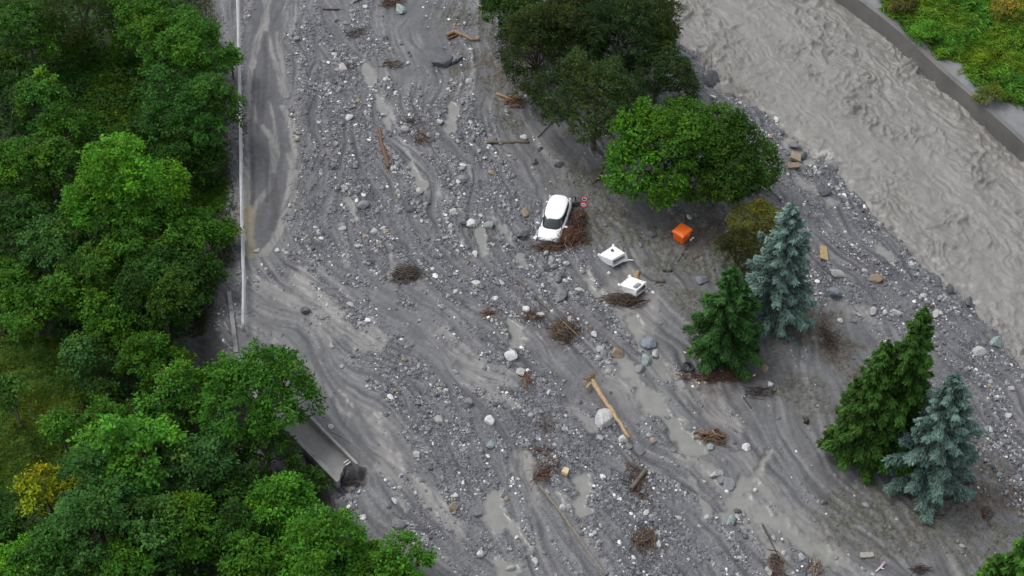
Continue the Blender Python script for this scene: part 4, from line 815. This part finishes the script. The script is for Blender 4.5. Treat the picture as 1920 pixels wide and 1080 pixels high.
h = MB(); h.tube([(-.25, .25, .6), (-.25, .25, .73)], .11, 14); h.box(-.2, -.08, .2, .26, .6, .74); h.build('hole_dark_plug', DARKM, t)  # solid dark plug, its colour stands in for the shade inside the hole
h = MB(); h.tube([(.78, .45, .06), (1.15, .75, .03), (1.5, .85, .0)], [.08, .06, .03], 6); o = h.build('branch', WOOD); o.location = G(1166, 490)+np.array([-.8, -.3, .05]); o.rotation_euler = (0, 0, -.3); tag(o, 'dark stick poking out beside the upper white box', 'branch')
t, x, y = white_box((1187, 543), basis((1172, 532), (1202, 550)), 1.55, 1.35, .62, 'white plastic box with a slotted grey end, lower of the two', (-.1, -.26), 2)
h = MB(); h.box(x-.02, x+.07, .1, .5, .2, .44); h.build('slot', DARKM, t)  # dark block on the end, painted as the shade within the slot
h = MB(); h.box(x-.38, x-.1, -.4, .2, .55, .66); h.build('grey_patch', GREYP, t)  # flat grey block in the top near the open end
def bin_():
    O = simple('orange_plastic', (.85, .15, .012), .38, .1, 3, dirt=((.35, .085, .03), .34)); t = empty('grit_bin', G(1278, 448)+np.array([0, 0, -.06]), label='orange plastic grit bin with hinged lid on the mud under the trees', cat='bin')
    t.rotation_euler = (.03, -.05, math.radians(48)); m = MB(); a, b, H = .53, .49, 1.0
    m.loft([[(-a*s, -b*s, z), (a*s, -b*s, z), (a*s, b*s, z), (-a*s, b*s, z)] for s, z in ((.84, 0), (.9, .3), (.97, .7), (1.0, H))])
    for sx in (-1, 1):
        for k in (-.62, 0, .62): m.box(k*a-.045, k*a+.045, sx*b*.93-.03, sx*b*.93+.035, .12, H-.02)
        for k in (-.6, 0, .6): m.box(sx*a*.93-.03, sx*a*.93+.035, k*b-.045, k*b+.045, .12, H-.02)
    m.build('body', O, t, bevel=.015)
    l = MB(); A, B = a+.09, b+.09; l.loft([[(-A*s, -B*s, z), (A*s, -B*s, z), (A*s, B*s, z), (-A*s, B*s, z)] for s, z in ((1, H-.05), (1.0, H+.06), (.9, H+.15), (.55, H+.2))]); lid = l.build('lid', O, t, bevel=.02)
    s = MB(); s.box(.02, .36, .28, .40, H+.125, H+.158); s.build('sticker', WHITE, lid)
    s = MB(); s.box(-.12, .12, -B-.05, -B, H-.03, H+.02); s.build('handle', O, lid)
    f = MB()
    for sx in (-1, 1): f.box(sx*.3-.1, sx*.3+.1, -.36, .36, -.07, .0)
    f.build('foot', DARKM, t)
bin_()
p = G(1294, 452); h = MB(); h.tube([(0, 0, .05), (.18, .22, .12), (.3, .26, .1)], [.09, .06, .08], 7); h.build('plastic_scrap', WHITE, None, True).location = p; tag(bpy.data.objects['plastic_scrap'], 'small white plastic scrap beside the orange bin', 'scrap')
p = G(1650, 1066); h = MB(); h.tube([(-.35, -.3, .08), (0, 0, .1), (.35, .4, .12)], [.05, .07, .1], 6, (.55, .4, .5)); h.tube([(0, 0, .1), (.25, -.1, .1)], [.05, .03], 6, (.7, .68, .68)); o = h.build('plastic_pipe', tinted('pink_plastic', .4, 6, .2, 0), None, True); o.location = p; tag(o, 'pinkish white broken plastic pipe on the mud at the bottom edge', 'pipe')
def plank(u, v, L, Wd, th, a, c, label, tilt=(0, 0), name='plank', cat='plank', lift=.05, m=None):
    r = random.Random(int(u+v)); mb = MB(); pts = [(-L/2, -Wd/2), (-L/2+.1*L, -Wd/2-.02), (L/2-.08*L, -Wd/2+.02), (L/2, -Wd*.25), (L/2-.05*L, Wd*.45), (-L/2+.05*L, Wd/2)]
    mb.loft([[(x_, y_, z_) for x_, y_ in pts] for z_ in (0, th)], c); o = mb.build(name, m or WOOD, None, bevel=.02); o.location = G(u, v)+np.array([0, 0, lift]); o.rotation_euler = (tilt[0], tilt[1], a); return tag(o, label, cat)
plank(1543, 478, 1.75, .62, .12, 1.5, (.34, .25, .12), 'tan wooden board lying on the mud beside the blue spruce', (.25, .1), lift=.2)
plank(1490, 299, 1.0, .85, .22, 1.35, (.27, .255, .21), 'flat grey tan slab at the river edge, upper of two', (.3, .1), 'stone_slab', 'slab', .2, ROCKM['tan'])
plank(1487, 314, 1.0, .5, .2, .1, (.27, .23, .13), 'yellowish slab at the river edge, lower of two', (.2, 0), 'stone_slab', 'slab', .15, ROCKM['tan'])
plank(1059, 887, .55, .45, .3, 1.2, (.55, .43, .27), 'pale tan sawn block beside the loose branches', (.1, .1), 'wood_block', 'block')
plank(1625, 1042, .95, .4, .13, .05, (.3, .28, .24), 'pale canoe shaped piece of wood on the mud at the bottom', (.05, 0))
p = G(1196, 522); h = MB(); h.tube([(.12, .85, .05), (0, .55, .12), (-.12, .2, .12), (-.1, -.25, .1), (.0, -.45, .05)], [.1, .17, .2, .2, .12], 8, (.3, .22, .1), flat=.6); o = h.build('bark_piece', WOOD, None, True); o.location = p; tag(o, 'curved tan piece of bark between the two white boxes', 'bark')
p = G(1511, 792); h = MB(); h.tube([(0, 0, -.05), (.03, 0, .2), (.1, .05, .35)], [.17, .2, .1], 8, (.02, .02, .022)); h.tube([(-.1, .1, .2), (-.22, .2, .3)], [.05, .04], 6, (.02, .02, .02)); o = h.build('plastic_bucket', tinted('black_plastic', .5, 6, .2, 0), None, True); o.location = p; tag(o, 'small black bucket shaped thing half sunk in the mud flat', 'bucket')
def tyre(u, v):
    p = G(u, v); t = empty('tyre', p, label='black tyre lying in the driftwood by the green spruce', cat='tyre'); t.rotation_euler = (.25, .2, .3); m = MB(); n = 28
    prof = [(.30, .0), (.42, .0), (.46, .06), (.46, .18), (.42, .24), (.30, .24), (.27, .18), (.33, .12), (.27, .06)]
    rings = [[(ra*math.cos(k*6.2832/n), ra*math.sin(k*6.2832/n), z) for ra, z in prof] for k in range(n+1)]; m.loft(rings, cap=False); m.build('tread', simple('tyre_rubber', (.022, .022, .023), .7, .3, 6), t, True)
    b = MB(); b.loft([[(ra*math.cos(k*6.2832/n), ra*math.sin(k*6.2832/n), z) for ra, z in ((.33, .242), (.36, .258), (.39, .244))] for k in range(n+1)], cap=False); b.build('sidewall_ring', simple('muddy_rubber', (.08, .078, .075), .8, .3, 6), t, True)
tyre(1289, 690)
def signs():
    p = G(1092, 399); t = empty('road_sign', p, label='post with two round red and white road signs behind the car', cat='road sign'); t.rotation_euler = (.02, .08, -.15)
    ST = simple('galvanised_steel', (.35, .35, .36), .45, .15, 4, metal=.6); RED = simple('sign_red', (.6, .02, .03), .4, .05, 5); WH = simple('sign_white', (.8, .8, .8), .4, .04, 5); BL = simple('sign_black', (.02, .02, .02), .5, .1, 5)
    m = MB(); m.tube([(0, 0, -.4), (0, 0, 1.95)], .035, 8); m.build('post', ST, t, True)
    for z, kind in ((1.62, 0), (1.0, 1)):
        d = MB(); d.tube([(0, -.05, z), (0, -.075, z)], .31, 32); disc = d.build('sign_disc', RED, t)
        w = MB(); w.tube([(0, -.0755, z), (0, -.08, z)], .215, 32); w.build('white_field', WH, disc)
        g = MB()
        if kind == 0:
            g.box(-.14, .03, -.088, -.0805, z-.06, z+.09); g.box(.045, .14, -.088, -.0805, z-.06, z+.05)
            for xx in (-.09, -.02, .09): g.tube([(xx, -.0805, z-.08), (xx, -.088, z-.08)], .033, 12)
        else:
            for xx, ww in ((-.13, .05), (-.06, .03), (-.01, .06), (.08, .05)): g.box(xx, xx+ww, -.088, -.0805, z-.05, z+.05)
        g.build('symbol', BL, disc)
signs()
p = G(1079, 384); h = MB(); h.box(-.05, .05, -.05, .05, -.2, 1.0); o = h.build('stake', simple('dark_wood', (.05, .042, .035), .8, .3, 6), None, bevel=.01); o.location = p; o.rotation_euler = (.05, -.06, .3); tag(o, 'dark wooden stake behind the rear of the white car', 'stake')

# ------------------------------------------------------------------ railing, beam, bridge deck
def railing():
    ST = simple('white_railing_paint', (.5, .51, .52), .4, .12, 2, dirt=((.28, .28, .28), .35)); top = 0.95
    pts = [P(u, v, top) for u, v in ((443, -110), (446, 30), (449.5, 200), (452, 350), (454, 450), (456.5, 530), (455.5, 600))]; t = empty('railing', (pts[3][0], pts[3][1], 0), label='long white metal railing along the edge of the muddy road', cat='railing'); o = np.array([pts[3][0], pts[3][1], 0.])
    path = []
    for a, b in zip(pts[:-1], pts[1:]):
        m = max(2, int(np.linalg.norm(b-a)/.8))
        for k in range(m): path.append(a+(b-a)*k/m-o)
    path.append(pts[-1]-o); path = np.array(path)
    e = path[-1]
    for dx, dz, ra in ((-.06, 0, .055), (.03, -.05, .045), (.10, -.22, .045)):
        q = [p_+np.array([dx, 0, dz]) for p_ in path]; q += [e+np.array([dx+.03, -.25, dz-.06]), e+np.array([dx+.06, -.42, dz-.3]), e+np.array([dx+.03, -.45, dz-.7])]
        m = MB(); m.tube(q, ra, 8); m.build('rail', ST, t, True)
    for k in range(1, len(path), 3):
        m = MB(); p_ = path[k]; m.tube([p_+np.array([.16, 0, -.5]), p_+np.array([.1, 0, -.2]), p_+np.array([-.03, 0, -.03])], .035, 6); m.tube([p_+np.array([.16, 0, -1.4]), p_+np.array([.16, 0, -.5])], .04, 6); m.build('post', ST, t, True)
    # edge kerb wall the railing stands on
    m = MB(); rings = []
    for p_ in path: x0, y0 = p_[0]+o[0]+.1, p_[1]+o[1]; rings.append([(x0-.18, y0, -2.0), (x0+.06, y0, -2.0), (x0+.06, y0, -.22), (x0-.18, y0, -.22)])
    m.loft(rings); w = m.build('retaining_wall', CONC, None); tag(w, 'low concrete retaining wall under the white railing', 'wall')
railing()
def beam():
    a, b = P(429, 546, .1), P(443, 660, .1); d = unit(b-a); s = np.array([-d[1], d[0], 0]); m = MB()
    m.hexa([a-s*.16+[0, 0, -1.6], b-s*.16+[0, 0, -1.6], b+s*.16+[0, 0, -1.6], a+s*.16+[0, 0, -1.6], a-s*.16, b-s*.16, b+s*.16, a+s*.16]); o = m.build('concrete_beam', CONC, None, bevel=.03); tag(o, 'narrow concrete beam beside the lower end of the railing', 'beam')
    a, b = G(421, 610), G(430, 626); m = MB(); m.tube([a+[0, 0, .35], b+[0, 0, .35]], .06, 6, (.3, .3, .29)); tag(m.build('pipe', WOOD, None, True), 'short grey pipe in the channel beside the concrete beam', 'pipe')
beam()
def deck():
    zt = .38; A, B = P(470, 735, zt), P(634, 898, zt); d = B-A; L = np.hypot(d[0], d[1]); a = math.atan2(d[1], d[0]); Wd = 1.62
    t = empty('bridge_deck', A, label='broken concrete bridge deck with raised parapet, half hidden by the wood', cat='bridge'); t.rotation_euler = (0, .02, a)
    # local x along the deck, +y to its far side
    m = MB(); n = 16; edge = []
    rr = random.Random(4)
    for k in range(n+1):
        yy = .15+(Wd-.15)*k/n; f = k/n; edge.append((L-.05-.55*math.sin(min(1, f*1.25)*math.pi*.62)**1.2-.2*f+rr.uniform(-.06, .06), yy))
    low = [(0, .15)]+edge+[(0, Wd)]
    m.loft([[(x_, y_, z_) for x_, y_ in low] for z_ in (-.42, -.12)])
    m.build('slab', simple('silted_deck', (.24, .235, .225), .4, .25, .9, .2, dirt=((.13, .128, .125), .52)), t)
    m = MB(); m.box(0, L, -.16, .148, -.75, .0); m.build('kerb', CONC, t, bevel=.03)
    m = MB(); m.box(0, L*.58, Wd+.002, Wd+.24, -.8, .42); m.box(L*.58+.02, L-.05, Wd+.0, Wd+.2, -.8, .39); m.build('parapet', CONC, t, bevel=.03)
    m = MB()
    for k in (0, .22): m.box(L-1.0+k, L-.9+k, Wd-.42, Wd-.002, -.06, .02)
    m.build('bracket', simple('pale_metal', (.55, .55, .54), .5, .1, 3), t)
    m = MB(); m.box(0, L-.6, .6, .95, -1.15, -.43); m.box(0, L-.9, 1.25, 1.6, -1.15, -.43); m.build('girder', CONC, t)
    m = MB(); m.tube([(L-2.1, -.17, -.25), (L-2.3, -1.3, -.3)], .045, 6, (.3, .29, .27)); m.build('bar', WOOD, t, True)
deck()
log([(614, 805), (640, 818), (680, 846)], .03, .02, 'thin pale wire rod beyond the bridge parapet', (.3, .29, .28), 'wire_rod', cat='rod', n=5)
rbx = np.random.default_rng(5); boulder(620, 800, 10, 'white', rbx, 'white stone resting by the top of the bridge parapet')
# ------------------------------------------------------------------ embankment wall beyond the river
def embankment():
    m = MB(); rings = []
    dd = np.gradient(WALL, axis=0); q = WALL
    fine = [];
    for a, b in zip(q[:-1], q[1:]):
        k = max(2, int(np.hypot(*(b-a))/1.0)); fine += [a+(b-a)*i/k for i in range(k)]
    fine.append(q[-1]); fine = np.array(fine)
    for _ in range(6): fine[1:-1] = .5*fine[1:-1]+.25*(fine[:-2]+fine[2:])
    g = unit(np.gradient(fine, axis=0)); nrm = np.stack([-g[:, 1], g[:, 0]], 1)      # away from the water
    for p_, n_ in zip(fine, nrm): rings.append([(*(p_-n_*.25), -3.0), (*(p_+n_*.45), -3.0), (*(p_+n_*.45), WALL_TOP), (*p_, WALL_TOP), ])
    m.loft(rings); o = m.build('embankment_wall', WALLC, None, bevel=.02); tag(o, 'long dark concrete embankment wall on the far side of the river', 'wall')
embankment()
for a in [(1692, 14, 26, (.1, .105, .035), 'brownish bush in the grass at the top of the far bank', .35), (1738, 62, 26, (.1, .26, .03), 'bright green bush at the edge of the far bank grass', .5), (1850, 182, 24, (.12, .16, .035), 'olive tuft of grass overhanging the embankment wall', .45), (1890, 16, 30, (.24, .22, .05), 'yellowish brown weed clump in the far bank grass', .35)]:
    broadleaf(a[0], a[1], a[2], a[3], a[4], hk=a[5], name='bush', cat='bush', group='bushes on the far river bank', narrow=.25, hz=1.6)
# ------------------------------------------------------------------ the stranded car
def car():
    f, r_ = G(1029, 452), G(1053, 383); d = f-r_; a = math.atan2(d[1], d[0])-math.pi/2; c = (f+r_)/2
    t = empty('car', (c[0], c[1], c[2]-.42), label='white hatchback car stranded in mud with driftwood against its side', cat='car'); t.rotation_euler = (-.03, .05, a); t.location.z = c[2]-.36; t.scale = (1.1, 1.05, 1.0)
    PA = simple('white_car_paint', (.82, .82, .82), .22, .03, 2, dirt=((.5, .47, .43), .12)); GL = simple('car_glass', (.018, .022, .026), .06, .2, 2, spec=.8); BK = simple('black_trim', (.02, .02, .022), .45, .2, 4); RD = simple('tail_red', (.5, .02, .02), .25, .1, 4); LM = simple('lamp_glass', (.5, .52, .55), .12, .1, 5); TY = simple('car_tyre', (.025, .025, .026), .8, .2, 5); RM = simple('alloy', (.4, .4, .42), .35, .1, 4, metal=.8)
    m = MB(); st = [(-2.14, .62, .45, .80, .84), (-2.06, .78, .34, .92, .98), (-1.8, .87, .28, 1.0, 1.06), (-1.1, .9, .26, 1.0, 1.04), (0, .91, .25, .98, 1.02), (1.0, .905, .25, .95, 1.02), (1.35, .89, .26, .90, .99), (1.68, .86, .28, .82, .92), (1.93, .79, .32, .72, .81), (2.08, .68, .38, .62, .70), (2.14, .5, .42, .56, .62)]
    rings = []
    for y, w, zb, zs, zt in st:
        h = [(.86*w, zb), (w, zb+.16), (w*1.0, (zb+zs)/2+.05), (w*.975, zs-.08), (w*.92, zs), (w*.62, zt-.01), (w*.3, zt+.02)]
        rings.append([(x_, y, z_) for x_, z_ in h]+[(0, y, zt+.025)]+[(-x_, y, z_) for x_, z_ in h[::-1]])
    m.loft(rings); body = m.build('body', PA, t, True); body.modifiers.new('s', 'SUBSURF').levels = 1; body.modifiers['s'].render_levels = 2
    def rr(hx, y0, y1, z, n=36, e=3.4, bow=0):
        out = []
        for k in range(n):
            w = 2*math.pi*k/n; cx_, sy = math.cos(w), math.sin(w); x_ = hx*math.copysign(abs(cx_)**(2/e), cx_); s_ = math.copysign(abs(sy)**(2/e), sy); y_ = (y0+y1)/2+(y1-y0)/2*s_; out.append((x_, y_, z+bow*(1-(x_/hx)**2)))
        return out
    g = MB(); g.loft([rr(.80, -2.06, 1.36, .97), rr(.79, -2.02, 1.2, 1.10), rr(.73, -1.9, .84, 1.34), rr(.69, -1.82, .62, 1.47), rr(.6, -1.6, .4, 1.5)]); g.build('window_band', GL, t, True)
    k = MB(); k.loft([rr(.715, -1.92, .66, 1.445), rr(.71, -1.9, .63, 1.48, bow=.0), rr(.66, -1.84, .55, 1.515, bow=.012), rr(.45, -1.4, .2, 1.55, bow=.015)]); k.build('roof', PA, t, True)
    for sx in (-1, 1):
        q = MB(); q.tube([(sx*.80, 1.2, 1.0), (sx*.755, .95, 1.22), (sx*.69, .62, 1.47)], [.035, .035, .03], 6); q.tube([(sx*.82, -.25, 1.0), (sx*.72, -.3, 1.46)], .03, 6); q.build('pillar', BK, t, True)
        q = MB(); q.tube([(sx*.80, -1.86, 1.0), (sx*.72, -1.72, 1.42)], [.1, .07], 6); q.build('rear_pillar', PA, t, True)
        q = MB(); q.tube([(sx*.84, .92, .99), (sx*.98, .9, 1.03)], [.03, .04], 6); q.loft([rr(.11, .84, .96, z) for z in (.98, 1.04, 1.1)]) ; q.v = q.v[:12]+[(x_+sx*1.04, y_, z_) for x_, y_, z_ in q.v[12:]]; q.build('mirror', PA, t, True)
        q = MB(); q.box(sx*.58-.16, sx*.58+.16, 1.96, 2.05, .62, .73); q.build('headlight', LM, t, bevel=.03)
        q = MB(); q.box(sx*.72-.1, sx*.72+.1, -2.12, -2.0, .82, 1.03); q.build('tail_light', RD, t, bevel=.03)
        for yy in (-1.32, 1.34):
            q = MB(); q.tube([(sx*.72, yy, .33), (sx*.93, yy, .33)], .33, 24); wh = q.build('wheel', TY, t, bevel=.04); q = MB(); q.tube([(sx*.925, yy, .33), (sx*.94, yy, .33)], .22, 18); q.build('rim', RM, wh)
        q = MB(); q.box(sx*.915-.012, sx*.915+.012, -1.0, -.3, .78, .8); q.box(sx*.915-.012, sx*.915+.012, .0, .7, .78, .8); q.build('door_trim', BK, t)
    q = MB(); q.box(-.42, .42, 2.09, 2.16, .42, .53); q.build('grille', BK, t, bevel=.02)
    q = MB(); q.box(-.6, .6, -2.16, -2.09, .4, .5); q.build('rear_bumper', BK, t, bevel=.02)
    q = MB(); q.loft([[(x_, y_, z_) for x_, y_, z_ in ((.78, 1.6, .55), (.95, 1.75, .6), (1.08, 2.25, .72), (.86, 2.3, .66))], [(x_+.02, y_, z_+.05) for x_, y_, z_ in ((.78, 1.6, .55), (.95, 1.75, .6), (1.08, 2.25, .72), (.86, 2.3, .66))]]); q.build('torn_fender', PA, t, bevel=.02)
    q = MB()
    for x0 in (-.45, .1): q.tube([(x0, 1.3, 1.06), (x0+.5, 1.2, 1.13)], .012, 5)
    q.build('wiper', BK, t)
car()

def bare_sapling(u, v, h, label):
    r = np.random.default_rng(int(u)); p = G(u, v); t = empty('bare_sapling', p, label=label, cat='tree', group='bare saplings at the wood edge'); m = MB(); tr = limb_mesh(m, (0, 0, -.2), (.2, .1, h), .05, .015, r, .05, 5, 6); m.build('trunk', BARK, t, True); m = MB()
    for k in range(14):
        i = r.integers(1, 6); d = rand_dirs(1, r)[0]; d[2] = abs(d[2])+.5; q = limb_mesh(m, tr[i], tr[i]+unit(d)*h*(.2+.25*r.random()), .022, .008, r, .15, 4, 3); limb_mesh(m, q[2], q[2]+unit(d+.8*rand_dirs(1, r)[0])*h*.15, .012, .005, r, .1, 4, 2)
    m.build('twigs', BARK, t, True)
bare_sapling(626, 985, 3.4, 'bare dark sapling standing at the edge of the debris under the bridge deck')
bare_sapling(668, 1010, 2.8, 'shorter bare sapling beside the green tree low in the debris edge')
bare_sapling(30, 790, 3.6, 'bare dark stemmed sapling in the grassy clearing')
